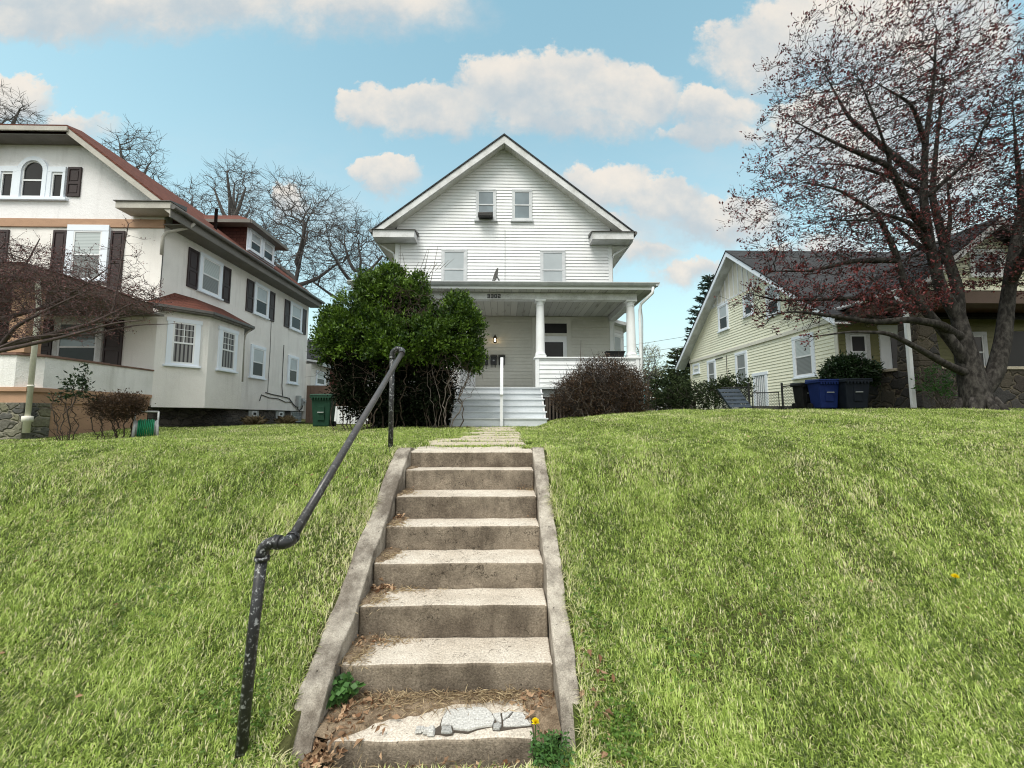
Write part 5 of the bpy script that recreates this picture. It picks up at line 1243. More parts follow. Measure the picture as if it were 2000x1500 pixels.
def pale_tree():
    x, y = 8.75, 24.0; z = g1(x, y) - .2
    T = thing('budding_tree', 'thin pale tree just coming into bud right of the porch corner column', 'tree', (x, y, z))
    L = [([(x, y, z), (x - .1, y, z + 1.4), (x + .1, y, z + 2.6)], .11, .05)]
    tree(T, L, [(x + .1, y, z + 3.3, 1.05, .9, 1.25)], 320, .16, .17, 1.6, .011, 65, 'bark_far', 0, (0, 0, .08), .3, .03, 1, 2, .3, ('leaf_pale', 1, .08, .05, .04, .3, 'buds', None), 50)
pale_tree()

# ---- far house and fences glimpsed behind the bush
def far_things():
    D = thing('far_red_house', 'dark red brown house glimpsed between the stucco house and the green bush', 'house', (-13, 31, 1.5))
    b = MB(); b.box(-16.5, -9.6, 31, 37, 1.4, 6.2); b.build('wall', 'red_wall', D)
    b = MB(); b.prism([(-17, 30.6, 6.2), (-9.2, 30.6, 6.2), (-9.2, 34, 8.3), (-17, 34, 8.3)], (0, 0, -.1)); b.build('roof', 'grey_roof', D)
    f = Fr((0, 31, 0), (1, 0, 0), (0, -1, 0)); window(D, f, -12.6, -11.8, 3.3, 5.0, .12, 'white', top='glass', bottom='glass'); window(D, f, -14.6, -13.8, 3.3, 5.0, .12, 'white', top='glass', bottom='glass')
    F = thing('white_board_fence', 'low white board fence between the green wheelie bin and the bush', 'fence', (-6.0, 15.5, 1.5))
    b = MB()
    for i in range(13): b.box(-6.75 + i * .12, -6.75 + i * .12 + .105, 15.5, 15.53, 1.45, 2.12)
    b.build('boards', 'white', F)
    b = MB(); b.box(-6.75, -5.2, 15.535, 15.57, 1.6, 1.68); b.box(-6.75, -5.2, 15.535, 15.57, 1.92, 2.0); b.build('rail', 'white', F)
    F = thing('dark_board_fence', 'dark brown board fence behind the green wheelie bin', 'fence', (-6.5, 19, 1.5))
    b = MB()
    for i in range(26): b.box(-9.3 + i * .19, -9.3 + i * .19 + .18, 19, 19.03, 1.45, 3.2)
    b.build('boards', 'trim_dark', F); b = MB(); b.box(-9.3, -4.4, 19.035, 19.07, 2.8, 2.9); b.build('rail', 'trim_dark', F)
    for i, (z0, z1, lab) in enumerate(((7.0, 9.6, 'topmost of the thin overhead wires left of the fir'), (6.3, 8.7, 'second of the thin overhead wires from the top, beside the porch column'), (5.9, 8.1, 'third of the thin overhead wires from the top'), (5.2, 6.4, 'lowest of the thin overhead wires, just over the pale budding tree'))):
        w = MB(); w.tube([(4, 33, z0), (10, 34, (z0 * .62 + z1 * .38) - .25), (20, 35.5, z1)], .016, 5); o = w.build('overhead_wire', 'cable'); tag(o, lab, 'wire', 'overhead wires')
    S = thing('swing_frame', 'white metal swing frame shaped like a letter A in the back yard', 'swing', (7.2, 18.5, 1.95))
    s = MB(); t = (7.35, 18.5, 2.62); s.tube([(7.05, 18.4, 1.9), t, (7.8, 18.6, 1.9)], .025, 6); s.build('frame', 'white', S)
    s = MB(); s.tube([t, (6.3, 19.6, 2.62)], .025, 6); s.tube([(6.0, 19.6, 1.9), (6.3, 19.6, 2.62), (6.6, 19.7, 1.9)], .022, 6); s.tube([(7.15, 18.44, 2.15), (7.62, 18.55, 2.15)], .018, 6); s.build('bar', 'white', S)
    P = thing('teal_play_panel', 'turquoise panel of a playhouse standing behind the brown bush', 'playhouse', (6.6, 19.5, 1.9))
    b = MB(); b.box(6.55, 6.95, 19.5, 19.56, 2.25, 3.15); b.build('panel', 'teal', P, bevel=.02)
    b = MB(); b.box(6.2, 7.02, 19.45, 19.9, 3.151, 3.22); b.build('roof', 'white', P, bevel=.01)
    b = MB(); b.box(6.25, 6.33, 19.5, 19.58, 1.8, 3.15); b.box(6.87, 6.95, 19.565, 19.64, 1.8, 3.15); b.build('post', 'twig_grey', P)
    W = thing('grey_block_wall', 'low grey block wall behind the swing frame', 'wall', (8.4, 21, 1.95)); b = MB(); b.box(7.6, 10.2, 21, 21.2, 1.8, 2.5); b.build('blocks', 'foundation', W)
    O = thing('wooden_post', 'weathered wooden post beside the brown bush', 'post', (3.98, 11.7, 1.6)); b = MB(); b.box(4.13, 4.21, 11.95, 12.03, 1.6, 2.45); b.build('shaft', 'twig_grey', O, bevel=.01)
far_things()

# ================================================================== bins, pallet, chain link, hose
def wheelie_bin(lab, x, y, z, m, w=.58, h=1.02, yaw=0, group=None, name='wheelie_bin'):
    T = thing(name, lab, 'bin', (0, 0, 0), group)
    b = MB(); a = w / 2; t = a * .80
    b.hexa([(-t, -t, .06), (t, -t, .06), (t, t, .06), (-t, t, .06), (-a, -a, h * .92), (a, -a, h * .92), (a, a, h * .92), (-a, a, h * .92)]); b.build('body', m, T, bevel=.03)
    b = MB(); b.box(-a - .035, a + .035, -a - .045, a + .03, h * .86, h * .93)
    for i in range(7): b.box(-a + .02 + i * (w - .08) / 6.5, -a + .06 + i * (w - .08) / 6.5, -a - .055, -a - .02, h * .80, h * .87)
    b.build('rim', m, T, bevel=.012)
    b = MB(); b.hexa([(-a - .04, -a - .06, h * .931), (a + .04, -a - .06, h * .931), (a + .04, a + .05, h * .931), (-a - .04, a + .05, h * .931), (-a - .02, -a - .03, h * .965), (a + .02, -a - .03, h * .965), (a * .9, a + .03, h * 1.01), (-a * .9, a + .03, h * 1.01)]); b.tube([(-a, a + .05, h * .98), (a, a + .05, h * .98)], .025, 8); b.build('lid', m, T, bevel=.015)
    b = MB(); b.hexa([(-.10, -t - .045, .25), (.10, -t - .045, .25), (.10, -t + .0, .25), (-.10, -t + .0, .25), (-.11, -a * .93 - .02, .70), (.11, -a * .93 - .02, .70), (.11, -a * .9 + .03, .70), (-.11, -a * .9 + .03, .70)]); pn = b.build('front_panel', m, T, bevel=.01)
    b = MB(); b.tube([(-.09, -a * .9 - .06, .50), (.09, -a * .9 - .06, .50)], .014, 8); b.build('grab_bar', 'grey_metal', pn)
    for s in (-1, 1):
        q = MB(); q.tube([(s * (t + .01), t - .02, .11), (s * (t + .06), t - .02, .11)], .11, 16); q.build('wheel', 'black_bin', T)
    T.location = (x, y, z); T.rotation_euler = (0, 0, yaw); return T
wheelie_bin('dark green wheelie bin between the stucco house and the big green bush', -5.72, 12.85, g1(-5.7, 12.8) - .02, 'green_bin', .60, 1.10, .12)
wheelie_bin('black wheelie bin half hidden behind the blue one, nearest the chain link fence', 9.08, 11.85, 1.91, 'black_bin', .46, .84, -.1, name='wheelie_bin')
wheelie_bin('bright blue wheelie bin by the yellow house', 9.08, 11.15, 1.89, 'blue_bin', .54, .90, -.12)
wheelie_bin('wide near black wheelie bin beside the stone porch, below the rhododendron', 9.62, 10.9, 1.88, 'navy_bin', .64, .90, -.1)
def build_pallet():
    P = thing('leaning_pallet', 'dark blue grey slatted wooden pallet leaning against the bush near the chain link fence', 'pallet', (7.0, 12.2, 1.92))
    o = Vector((6.90, 11.9, 1.86)); u = Vector((.60, -.10, 0)); v = Vector((-.30, .30, .72)); n = u.cross(v).normalized()
    if n.y > 0: n = -n
    for i in range(6):
        b = MB(); a = o + v * (i / 6 + .015); c = o + v * ((i + .86) / 6); b.hexa([a, a + u, c + u, c, a + n * .02, a + u + n * .02, c + u + n * .02, c + n * .02]); b.build('slat', 'palletm', P)
    b = MB()
    for k in (0, .5, .93): b.hexa([o + u * k - n * .08, o + u * (k + .07) - n * .08, o + u * (k + .07) + v - n * .08, o + u * k + v - n * .08, o + u * k - n * .002, o + u * (k + .07) - n * .002, o + u * (k + .07) + v - n * .002, o + u * k + v - n * .002])
    b.build('bearer', 'palletm', P)
build_pallet()
def mesh_wires(mb, a, b, z0, z1, s=.09, r=.0025):
    a = Vector(a); b = Vector(b); L = (b - a).length; d = (b - a) / L; H = z1 - z0
    for sg in (1, -1):
        x = -H
        while x < L:
            p, q = (x, z0), (x + H, z1)
            x0, x1 = max(0, p[0]), min(L, q[0])
            if x1 > x0:
                f = lambda t: (z0 + (t - p[0])) if sg > 0 else (z1 - (t - p[0]))
                mb.bar(a + d * x0 + Vector((0, 0, f(x0))), a + d * x1 + Vector((0, 0, f(x1))), r * 2, r * 2)
            x += s
def build_chainlink():
    y = 12.5; z = 1.95
    posts = [7.78, 8.85, 9.45]
    F = thing('chain_link_fence', 'short black framed chain link fence beside the bins', 'fence', (8.6, y, z))
    for x in posts:
        p = MB(); p.tube([(x, y, z - .1), (x, y, z + .80)], .03, 8); p.lathe((x, y, z), [(.036, .8), (.03, .84), (.005, .85)], 8); p.build('post', 'black_metal', F)
    for a, b, t0, t1 in ((8.85, 9.45, .72, .80), (6.9, 7.78, .68, .70)):
        p = MB(); p.tube([(a, y, z + t0), (b, y, z + t1)], .02, 8); p.build('top_rail', 'black_metal', F)
        p = MB(); mesh_wires(p, (a, y, 0), (b, y, 0), z, z + .70); p.build('wire_mesh', 'chain', F)
    G = thing('chain_link_gate', 'small chain link gate with a black frame in front of the barred side door', 'gate', (8.3, y, z))
    p = MB(); p.tube([(7.87, y - .02, z - .02), (7.87, y - .02, z + .52), (8.72, y - .02, z + .54), (8.72, y - .02, z + .0), (7.87, y - .02, z - .02)], .018, 8); p.build('gate_frame', 'black_metal', G)
    p = MB(); mesh_wires(p, (7.88, y - .02, 0), (8.71, y - .02, 0), z, z + .52); p.build('wire_mesh', 'chain', G)
    K = thing('low_kerb', 'low dark kerb under the chain link fence', 'kerb', (9, 12.6, 1.9)); p = MB(); p.box(7.6, 10.6, 12.62, 12.78, 1.7, 2.06); p.build('block', 'foundation', K)
build_chainlink()
def build_hose_reel():
    H = thing('hose_reel', 'grey hose reel cart wound with green hose beside the clipped bush', 'hose reel', (-8.05, 9.4, 1.46))
    x, y, z = -8.18, 9.3, g1(-8.18, 9.3)
    b = MB()
    for s in (-.20, .20):
        b.tube([(x + s, y - .15, z), (x + s * .95, y - .18, z + .28), (x + s * .9, y, z + .40), (x + s * .95, y + .18, z + .26), (x + s, y + .2, z)], .028, 8)
        b.tube([(x + s, y + .05, z + .3), (x + s, y + .22, z + .62)], .018, 8)
    b.tube([(x - .2, y + .22, z + .62), (x + .2, y + .22, z + .62)], .02, 8); b.build('frame', 'hose_frame', H, True)
    for s in (-.15, .15):
        b = MB(); b.tube([(x + s - .012, y, z + .24), (x + s + .012, y, z + .24)], .165, 20); b.build('reel_flange', 'hose_frame', H)
    b = MB()
    for i in range(9):
        xx = x - .125 + i * .031; R_ = .185 + .014 * (i % 2); b.tube([(xx + .004 * math.sin(k), y + R_ * math.cos(k), z + .24 + R_ * math.sin(k)) for k in np.linspace(0, 6.283, 22)], .015, 6, caps=False)
    b.build('hose', 'hose', H, True); H.rotation_euler[2] = R(41)
build_hose_reel()
# ================================================================== ground
def stair_z(y):
    """height of the steps at depth y"""
    z = np.full(np.shape(y), -.05)
    for yy, zz in NOSE: z = np.where(y >= yy, np.maximum(z, zz), z)
    return z
def build_ground():
    def axis(parts):
        return np.unique(np.round(np.concatenate([np.arange(a, b, s) for a, b, s in parts]), 3))
    xs = np.concatenate([axis([(-400, -40, 40), (-40, -14, 2), (-14, -1.2, .14), (-1.2, .56, .04), (.56, 13, .14), (13, 40, 2), (40, 401, 40)]), [SX0 - .10, SX0 - .06, SX1 + .05, SX1 + .08]]); xs = np.unique(xs)
    ys = axis([(-400, -20, 40), (-20, 1, 1.5), (1, 1.8, .2), (1.8, 4.8, .05), (4.8, 13, .16), (13, 30, 1), (30, 60, 5), (60, 401, 40)])
    Xg, Yg = np.meshgrid(xs, ys); Z = gz(Xg, Yg)
    ins = (Xg > SX0 - .08) & (Xg < SX1 + .065) & (Yg < 4.15) & (Yg > 1.75)
    Z = np.where(ins, np.minimum(Z, stair_z(Yg - .3) - .12), Z)
    Z = np.where((Xg > SX0 - .08) & (Xg < SX1 + .065) & (Yg <= 2.09), np.minimum(Z, .07), Z)
    V = np.stack([Xg, Yg, Z], 2).reshape(-1, 3); nx, ny = len(xs), len(ys)
    i = np.arange(nx - 1)[None, :] + np.arange(ny - 1)[:, None] * nx; i = i.ravel()
    m, t, b, o = newmat('lawn_soil')
    f = t.sm(t.noise(o, 1.1, 5, .6), .4, .65)
    c = t.mix(f, (.045, .062, .016), (.07, .072, .03)); c = t.mix(.4, c, t.ramp(t.noise(o, 60, 4, .7), [(.3, 0.0), (.7, 1.0)]), 'OVERLAY')
    c = t.mix(t.sm(t.noise(o, 7, 4, .6), .62, .75), c, (.12, .085, .05))
    setb(t, b, col=c, rough=.95, spec=.05, normal=bump(t, t.noise(o, 40, 4), .6, .03))
    g = npmesh('ground', V, [np.stack([i, i + 1, i + 1 + nx, i + nx], 1)], m, smooth=True); g['kind'] = 'structure'
build_ground()

# ---- concrete stairs between two cheek walls
def rough(o, seed, amp=.008, sc=5):
    me = o.data
    bm = bmesh.new(); bm.from_mesh(me)
    bmesh.ops.subdivide_edges(bm, edges=[e for e in bm.edges if e.calc_length() > .25], cuts=7, use_grid_fill=True)
    bmesh.ops.subdivide_edges(bm, edges=[e for e in bm.edges if e.calc_length() > .10], cuts=1, use_grid_fill=True)
    for v in bm.verts:
        p = v.co * sc + Vector((seed, 0, 0)); v.co += Vector((mnoise.noise(p), mnoise.noise(p + Vector((9, 1, 4))), mnoise.noise(p + Vector((3, 7, 8))))) * amp
    bm.to_mesh(me); bm.free(); me.update()
def build_stairs():
    S = thing('concrete_stairs', 'flight of worn concrete steps with low cheek walls climbing the grass bank', 'steps', (-.32, 2.1, 0))
    for k, (y, z) in enumerate(NOSE):
        zb = NOSE[k + 1][1] - .03 if k + 1 < len(NOSE) else -.06
        yb = NOSE[k - 1][0] + .05 if k else 4.72
        x0, x1 = SX0 + .001, SX1 - .001
        if k == 7: x0, x1 = -.86, .15
        if k == 0: x0, x1 = SX0 - .14, SX1 + .12
        if k: yb -= .045
        b = MB(); b.box(x0, x1, y, yb, zb, z)
        b.f = b.f
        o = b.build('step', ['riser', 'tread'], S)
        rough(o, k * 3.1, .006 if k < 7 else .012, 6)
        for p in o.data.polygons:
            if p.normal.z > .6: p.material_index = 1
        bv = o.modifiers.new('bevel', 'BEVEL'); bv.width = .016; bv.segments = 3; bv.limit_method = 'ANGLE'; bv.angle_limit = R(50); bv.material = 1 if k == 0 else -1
    for s in (-1, 1):
        xi, xo = (SX0, SX0 - .145) if s < 0 else (SX1, SX1 + .115)
        b = MB(); prof = []
        ys = np.linspace(2.06, 4.26, 34)
        top = [min(1.388, .632 * (y - 2.03) + .12 + .012 * math.sin(y * 9)) if y > 2.22 else .03 + (y - 2.06) * 1.31 for y in ys]
        top[-1] -= .02
        pts = [(xi, y, t) for y, t in zip(ys, top)]
        n = len(ys)
        for i in range(n - 1):
            y0, y1 = ys[i], ys[i + 1]; b.hexa([(min(xi, xo), y0, -.25), (max(xi, xo), y0, -.25), (max(xi, xo), y1, -.25), (min(xi, xo), y1, -.25), (min(xi, xo), y0, top[i]), (max(xi, xo), y0, top[i]), (max(xi, xo), y1, top[i + 1]), (min(xi, xo), y1, top[i + 1])])
        me_o = b.build('cheek_wall', 'cheek', S)
        bm = bmesh.new(); bm.from_mesh(me_o.data); bmesh.ops.remove_doubles(bm, verts=bm.verts, dist=1e-4)
        bad = [f for f in bm.faces if abs(f.normal.y) > .9 and 2.065 < f.calc_center_median().y < 4.25]; bmesh.ops.delete(bm, geom=bad, context='FACES')
        bmesh.ops.subdivide_edges(bm, edges=[e for e in bm.edges if e.calc_length() > .1], cuts=3, use_grid_fill=True)
        for v in bm.verts:
            p = v.co * 7; q = v.co * 22
            v.co += Vector((mnoise.noise(p) * .012 + mnoise.noise(q) * .004, mnoise.noise(p + Vector((5, 5, 5))) * .008, mnoise.noise(p + Vector((1, 8, 2))) * .009 + mnoise.noise(q + Vector((2, 2, 2))) * .008))
        bm.to_mesh(me_o.data); bm.free()
        bv = me_o.modifiers.new('bevel', 'BEVEL'); bv.width = .02; bv.segments = 2; bv.limit_method = 'ANGLE'; bv.angle_limit = R(50)
    # cement patch on the lowest slab
    polys = [('patch', [(-.297, 2.289), (-.175, 2.311), (-.091, 2.298), (-.061, 2.257), (-.044, 2.213), (-.055, 2.178), (-.132, 2.164), (-.177, 2.145), (-.251, 2.157), (-.262, 2.182), (-.321, 2.185), (-.317, 2.235)]),
             ('patch', [(-.057, 2.253), (-.016, 2.261), (-.012, 2.218), (-.008, 2.192), (-.032, 2.203), (-.041, 2.219)]), ('patch', [(-.008, 2.263), (.049, 2.271), (.024, 2.233), (-.001, 2.213)]),
             ('patch', [(.058, 2.271), (.102, 2.261), (.142, 2.179), (.071, 2.17), (0, 2.171), (-.001, 2.202), (.032, 2.23)]), ('patch2', [(-.051, 2.183), (-.027, 2.195), (-.008, 2.175), (-.019, 2.152), (-.05, 2.153)]), ('patch2', [(-.312, 2.175), (-.265, 2.177), (-.253, 2.137), (-.282, 2.131), (-.31, 2.138)])]
    r = random.Random(3); b = MB()
    out = [(-.304, 2.293), (-.175, 2.317), (-.086, 2.303), (-.055, 2.264), (.05, 2.277), (.108, 2.265), (.148, 2.176), (.07, 2.165), (-.02, 2.148), (-.052, 2.150), (-.057, 2.174), (-.132, 2.160), (-.178, 2.141), (-.247, 2.152), (-.251, 2.134), (-.284, 2.127), (-.315, 2.136), (-.37, 2.140), (-.40, 2.138), (-.35, 2.165), (-.325, 2.19), (-.322, 2.237)]
    zt = .128
    b.prism([(x, y, zt - .006) for x, y in out], (0, 0, .006)); b.build('crack_bed', 'crack', S)
    for m, p in polys:
        cx = sum(q[0] for q in p) / len(p); cy = sum(q[1] for q in p) / len(p); q2 = []
        for (x, y), (x2, y2) in zip(p, p[1:] + p[:1]):
            for f in (0, .5):
                xx = x + (x2 - x) * f + r.uniform(-.002, .002); yy = y + (y2 - y) * f + r.uniform(-.002, .002); q2.append((cx + (xx - cx) * .992, cy + (yy - cy) * .985))
        b = MB(); b.prism([(x, y, zt - .002) for x, y in q2], (0, 0, .011 + r.uniform(-.002, .003))); b.build('cement_patch', m, S, bevel=.002)
    b = MB()
    for i in range(16):
        x, y = -.345 - .09 * r.random(), 2.138 + .03 * r.random(); s = .008 + .010 * r.random(); b.hexa([(x - s, y - s, zt - .002), (x + s, y - s, zt - .002), (x + s, y + s, zt - .002), (x - s, y + s, zt - .002), (x - s * .6, y - s * .7, zt + s), (x + s * .5, y - s * .6, zt + s), (x + s * .6, y + s * .7, zt + s * .9), (x - s * .7, y + s * .5, zt + s * .9)])
    b.build('rubble', 'patch', S, bevel=.002)
build_stairs()
def build_path():
    mb = MB(); r = random.Random(8); y = 4.74
    while y < 10.15:
        L = .56 + r.uniform(-.05, .06); x0 = SX0 - .04 + r.uniform(-.05, .05) + (.16 if y > 5.6 else 0); x1 = SX1 + .02 + r.uniform(-.05, .05)
        z = g1(-.3, y + L / 2) + .016
        a, b, c, d = g1(x0, y), g1(x1, y), g1(x1, y + L), g1(x0, y + L)
        t = r.uniform(-.006, .006); mb.hexa([(x0, y, z - .08), (x1, y, z - .08), (x1, y + L, z - .08), (x0, y + L, z - .08), (x0, y, z + t - .004), (x1, y, z - t), (x1 + r.uniform(-.02, .02), y + L, z + .008), (x0 + r.uniform(-.02, .02), y + L, z + .006)])
        y += L + .045
    o = mb.build('path', 'slab', bevel=.012); o['kind'] = 'structure'
build_path()

# ---- pipe handrail
def build_handrail():
    H = thing('pipe_handrail', 'black pipe handrail with chipped posts up the left side of the concrete steps', 'handrail', (-1.2, 2.05, g1(-1.2, 2.05)))
    zb = g1(-1.2, 2.05); zt = g1(-1.2, 4.3)
    lo = Vector((-1.185, 2.05, 1.03)); hi = Vector((-1.205, 4.30, 2.36))
    a = Vector((-1.075, 2.09, 1.075)); c = Vector((-1.075, 4.21, 2.385))
    p = MB(); p.tube([(-1.240, 2.045, zb - .1), (-1.212, 2.048, .62), lo], .0255, 16); p.build('post', 'pipe_post', H, True)
    p = MB(); p.tube([(-1.198, 4.30, zt - .1), (-1.203, 4.30, 1.9), hi], .0265, 16); p.build('post', 'pipe_post', H, True)
    p = MB(); p.tube([a, a.lerp(c, .3), a.lerp(c, .6), c], .0245, 18); p.build('rail', 'pipe_rail', H, True)
    def elbow(p0, mid, p1, name):
        p0, mid, p1 = Vector(p0), Vector(mid), Vector(p1); pts = [p0.lerp(mid, t) .lerp(mid.lerp(p1, t), t) for t in np.linspace(0, 1, 12)]
        e = MB(); e.tube(pts, .030, 16); e.tube([p0, p0 + (p0 - mid).normalized() * .020], .034, 16); e.tube([p1, p1 + (p1 - mid).normalized() * .020], .034, 16); e.build(name, 'pipe_post', H, True)
    elbow(lo + Vector((0, 0, -.01)), (-1.185, 2.05, 1.085), (-1.12, 2.052, 1.085), 'elbow')
    d = (c - a).normalized()
    elbow((-1.12, 2.052, 1.085), (-1.072, 2.055, 1.072), a + d * .02, 'elbow')
    elbow(hi + Vector((0, 0, -.01)), (-1.205, 4.30, 2.425), (-1.145, 4.29, 2.43), 'elbow')
    elbow((-1.145, 4.29, 2.43), (-1.078, 4.285, 2.43), c - d * .02, 'elbow')
build_handrail()

# ================================================================== grass
def fbm2(x, y, seed, sc):
    """cheap smooth value noise on arrays"""
    r = np.random.default_rng(seed); T = r.random((64, 64)); out = np.zeros_like(x); amp = 1; tot = 0
    for o in range(3):
        u = x * sc * 2 ** o + 100; v = y * sc * 2 ** o + 100; i = np.floor(u).astype(int); j = np.floor(v).astype(int); fu = u - i; fv = v - j; fu = fu * fu * (3 - 2 * fu); fv = fv * fv * (3 - 2 * fv)
        g = lambda a, b: T[a % 64, b % 64]
        out += amp * ((g(i, j) * (1 - fu) + g(i + 1, j) * fu) * (1 - fv) + (g(i, j + 1) * (1 - fu) + g(i + 1, j + 1) * fu) * fv); tot += amp; amp *= .5
    return out / tot
def build_grass():
    r = np.random.default_rng(77); X = []; Y = []; S = []
    for (y0, y1, den) in ((1.2, 2.8, 25000), (2.8, 4.2, 19000), (4.2, 5.6, 10500), (5.6, 8, 5500), (8, 11.5, 2400), (11.5, 16, 500)):
        w0, w1 = -1.42 * y1 - 2.2, 1.42 * y1 + 2.2; w0 = max(w0, -13); w1 = min(w1, 12.5); n = int((w1 - w0) * (y1 - y0) * den); x = r.uniform(w0, w1, n); y = r.uniform(y0, y1, n)
        k = np.abs(x) < 1.42 * y + 2.2; X.append(x[k]); Y.append(y[k]); S.append(np.full(k.sum(), 1.0 if y1 < 5 else (1.25 if y1 < 9 else 1.8)))
    x = np.concatenate(X); y = np.concatenate(Y); sc = np.concatenate(S)
    n1 = fbm2(x, y, 1, 1.6); n2 = fbm2(x, y, 2, .7); n3 = fbm2(x, y, 3, 5.0)
    ok = np.ones(len(x), bool)
    edge = (n3 - .5) * .10
    ok &= ~((x > SX0 - .15 + edge) & (x < SX1 + .125 + edge) & (y > 2.02) & (y < 4.35))
    ok &= ~((x > SX0 - .02) & (x < SX1 - .02) & (y > 1.98) & (y < 4.35))
    ok &= ~((x > -.84) & (x < .2) & (y > 1.985) & (y < 2.2))
    wob = (fbm2(x, y, 31, 2.2) - .5)
    slot = ((y - 4.74) % .605 + .25 * wob) > .53
    pathm = (x > SX0 + .04 + wob * .7 + .30 * sst(5.0, 7.0, y)) & (x < SX1 - .04 + wob * .45) & (y >= 4.3) & (y < 10.3)
    ok &= ~(pathm & ~(slot & (r.random(len(x)) < .8)) & (r.random(len(x)) > .02))
    ok &= ~((x > -1.40) & (x < 1.12) & (y > 10.35)); ok &= ~((x < -10.35) & (y > 8.95)) & ~((x > 10.9) & (y > 10.3)) & ~((np.abs(x) < 4.2) & (y > 11.75)) & ~((x < -9.5) & (y > 12))
    ok &= ~((x > -4.4) & (x < -.6) & (y > 9.3) & (y < 11.8) & (r.random(len(x)) < .85))
    # thin worn spots
    ok &= ~((n1 > .66) & (r.random(len(x)) < .45))
    x = x[ok]; y = y[ok]; sc = sc[ok]; n1 = n1[ok]; n2 = n2[ok]; n3 = n3[ok]; n = len(x)
    inst = (x > SX0) & (x < SX1) & (y < 2.15)
    z = np.where(inst, .068, gz(x, y))
    # lie of the grass: combed in streaks that run up the slope
    stripe = .5 + .5 * np.sin((x + .25 * np.sin(y * .9) + .12 * (n2 - .5)) * 6.2)
    n4a = fbm2(x, y, 43, 8.0)
    ang = (n2 - .5) * 5 + (n3 - .5) * 7 + (n4a - .5) * 8 + r.normal(0, .85, n) + np.where(x < -.3, 2.7, .45) + np.pi * (r.random(n) < .3)
    lean = np.clip(.52 + .50 * r.random(n) + .3 * (n4a - .5) - .35 * (r.random(n) < .12), .10, 1.0)
    hn = fbm2(x, y, 9, 2.6)
    L = (.034 + .042 * r.random(n)) * (.55 + .85 * hn) * np.where(y < 3.2, .80, np.where(y < 5, .95, np.where(y < 8, 1.05, 1.2)))
    near_edge = np.exp(-np.minimum(np.abs(x - SX0 + .12), np.abs(x - SX1 - .12)) / .09) * (y < 4.4)
    L = L * (1 + .5 * near_edge)
    Wd = (.0017 + .0018 * r.random(n)) * sc
    dirx = np.cos(ang); diry = np.sin(ang)
    sx, sy = -diry, dirx
    h1 = L * .55 * (1 - .35 * lean); h2 = L * (1 - .80 * lean); d1 = L * .32 * lean; d2 = L * (.35 + .75 * lean) * lean ** .5
    b0 = np.stack([x - sx * Wd, y - sy * Wd, z - .012], 1); b1 = np.stack([x + sx * Wd, y + sy * Wd, z - .012], 1)
    zt1 = gz(x + dirx * d1, y + diry * d1) if False else z
    slope = (gz(x, y + .05) - gz(x, y - .05)) / .1
    rise1 = slope * diry * d1; rise2 = slope * diry * d2
    m0 = np.stack([x + dirx * d1 - sx * Wd * .85, y + diry * d1 - sy * Wd * .85, z + h1 + rise1], 1); m1 = np.stack([x + dirx * d1 + sx * Wd * .85, y + diry * d1 + sy * Wd * .85, z + h1 + rise1], 1)
    tp = np.stack([x + dirx * d2, y + diry * d2, z + np.maximum(h2, .006) + rise2], 1)
    V = np.stack([b0, b1, m1, m0, tp], 1).reshape(-1, 3); k = np.arange(n)[:, None] * 5
    n4 = fbm2(x, y, 41, 11.0)
    patch = sst(.5, .74, n1 * .55 + fbm2(x, y, 21, .9) * .45)
    dry = np.clip(.10 + .34 * patch + .45 * near_edge, 0, 1); dry[inst] = .5
    hue = np.where(r.random(n) < dry, .74 + .26 * r.random(n), np.clip(.03 + .95 * r.random(n) ** 1.75 + .12 * (stripe - .5) + .08 * (n2 - .5) + .30 * (n3 - .5) + .50 * (n4 - .5), 0, .70))
    c = np.repeat(hue, 5)
    tipf = np.tile(np.array([0, 0, .55, .55, 1.0]), n)
    m, t, b, o = newmat('grass_blades')
    a = t.n('ShaderNodeAttribute', attribute_name='col').outputs['Fac']; tf = t.n('ShaderNodeAttribute', attribute_name='tip').outputs['Fac']
    cc = t.ramp(a, [(0.0, (.034, .075, .009)), (.20, (.125, .205, .024)), (.44, (.265, .385, .055)), (.70, (.55, .665, .20)), (.80, (.66, .60, .36)), (1.0, (.82, .76, .54))])
    cc = t.mix(t.math('MULTIPLY', tf, .25), cc, (.46, .55, .15))
    setb(t, b, col=cc, rough=.42, spec=.30)
    tr = t.n('ShaderNodeBsdfTranslucent', {'Color': cc}); mx = t.n('ShaderNodeMixShader', {0: .38, 1: b.outputs[0], 2: tr.outputs[0]}); t.nt.links.new(mx.outputs[0], t.nt.nodes['Material Output'].inputs[0])
    g = npmesh('grass', V, [k + np.array([0, 1, 2, 3]), k + np.array([3, 2, 4])], m, colr=c)
    at = g.data.attributes.new('tip', 'FLOAT', 'POINT'); at.data.foreach_set('value', tipf.astype(np.float32))
    tag(g, 'bright green lawn grass combed down the bank with straw coloured blades', 'grass', kind='stuff')
build_grass()

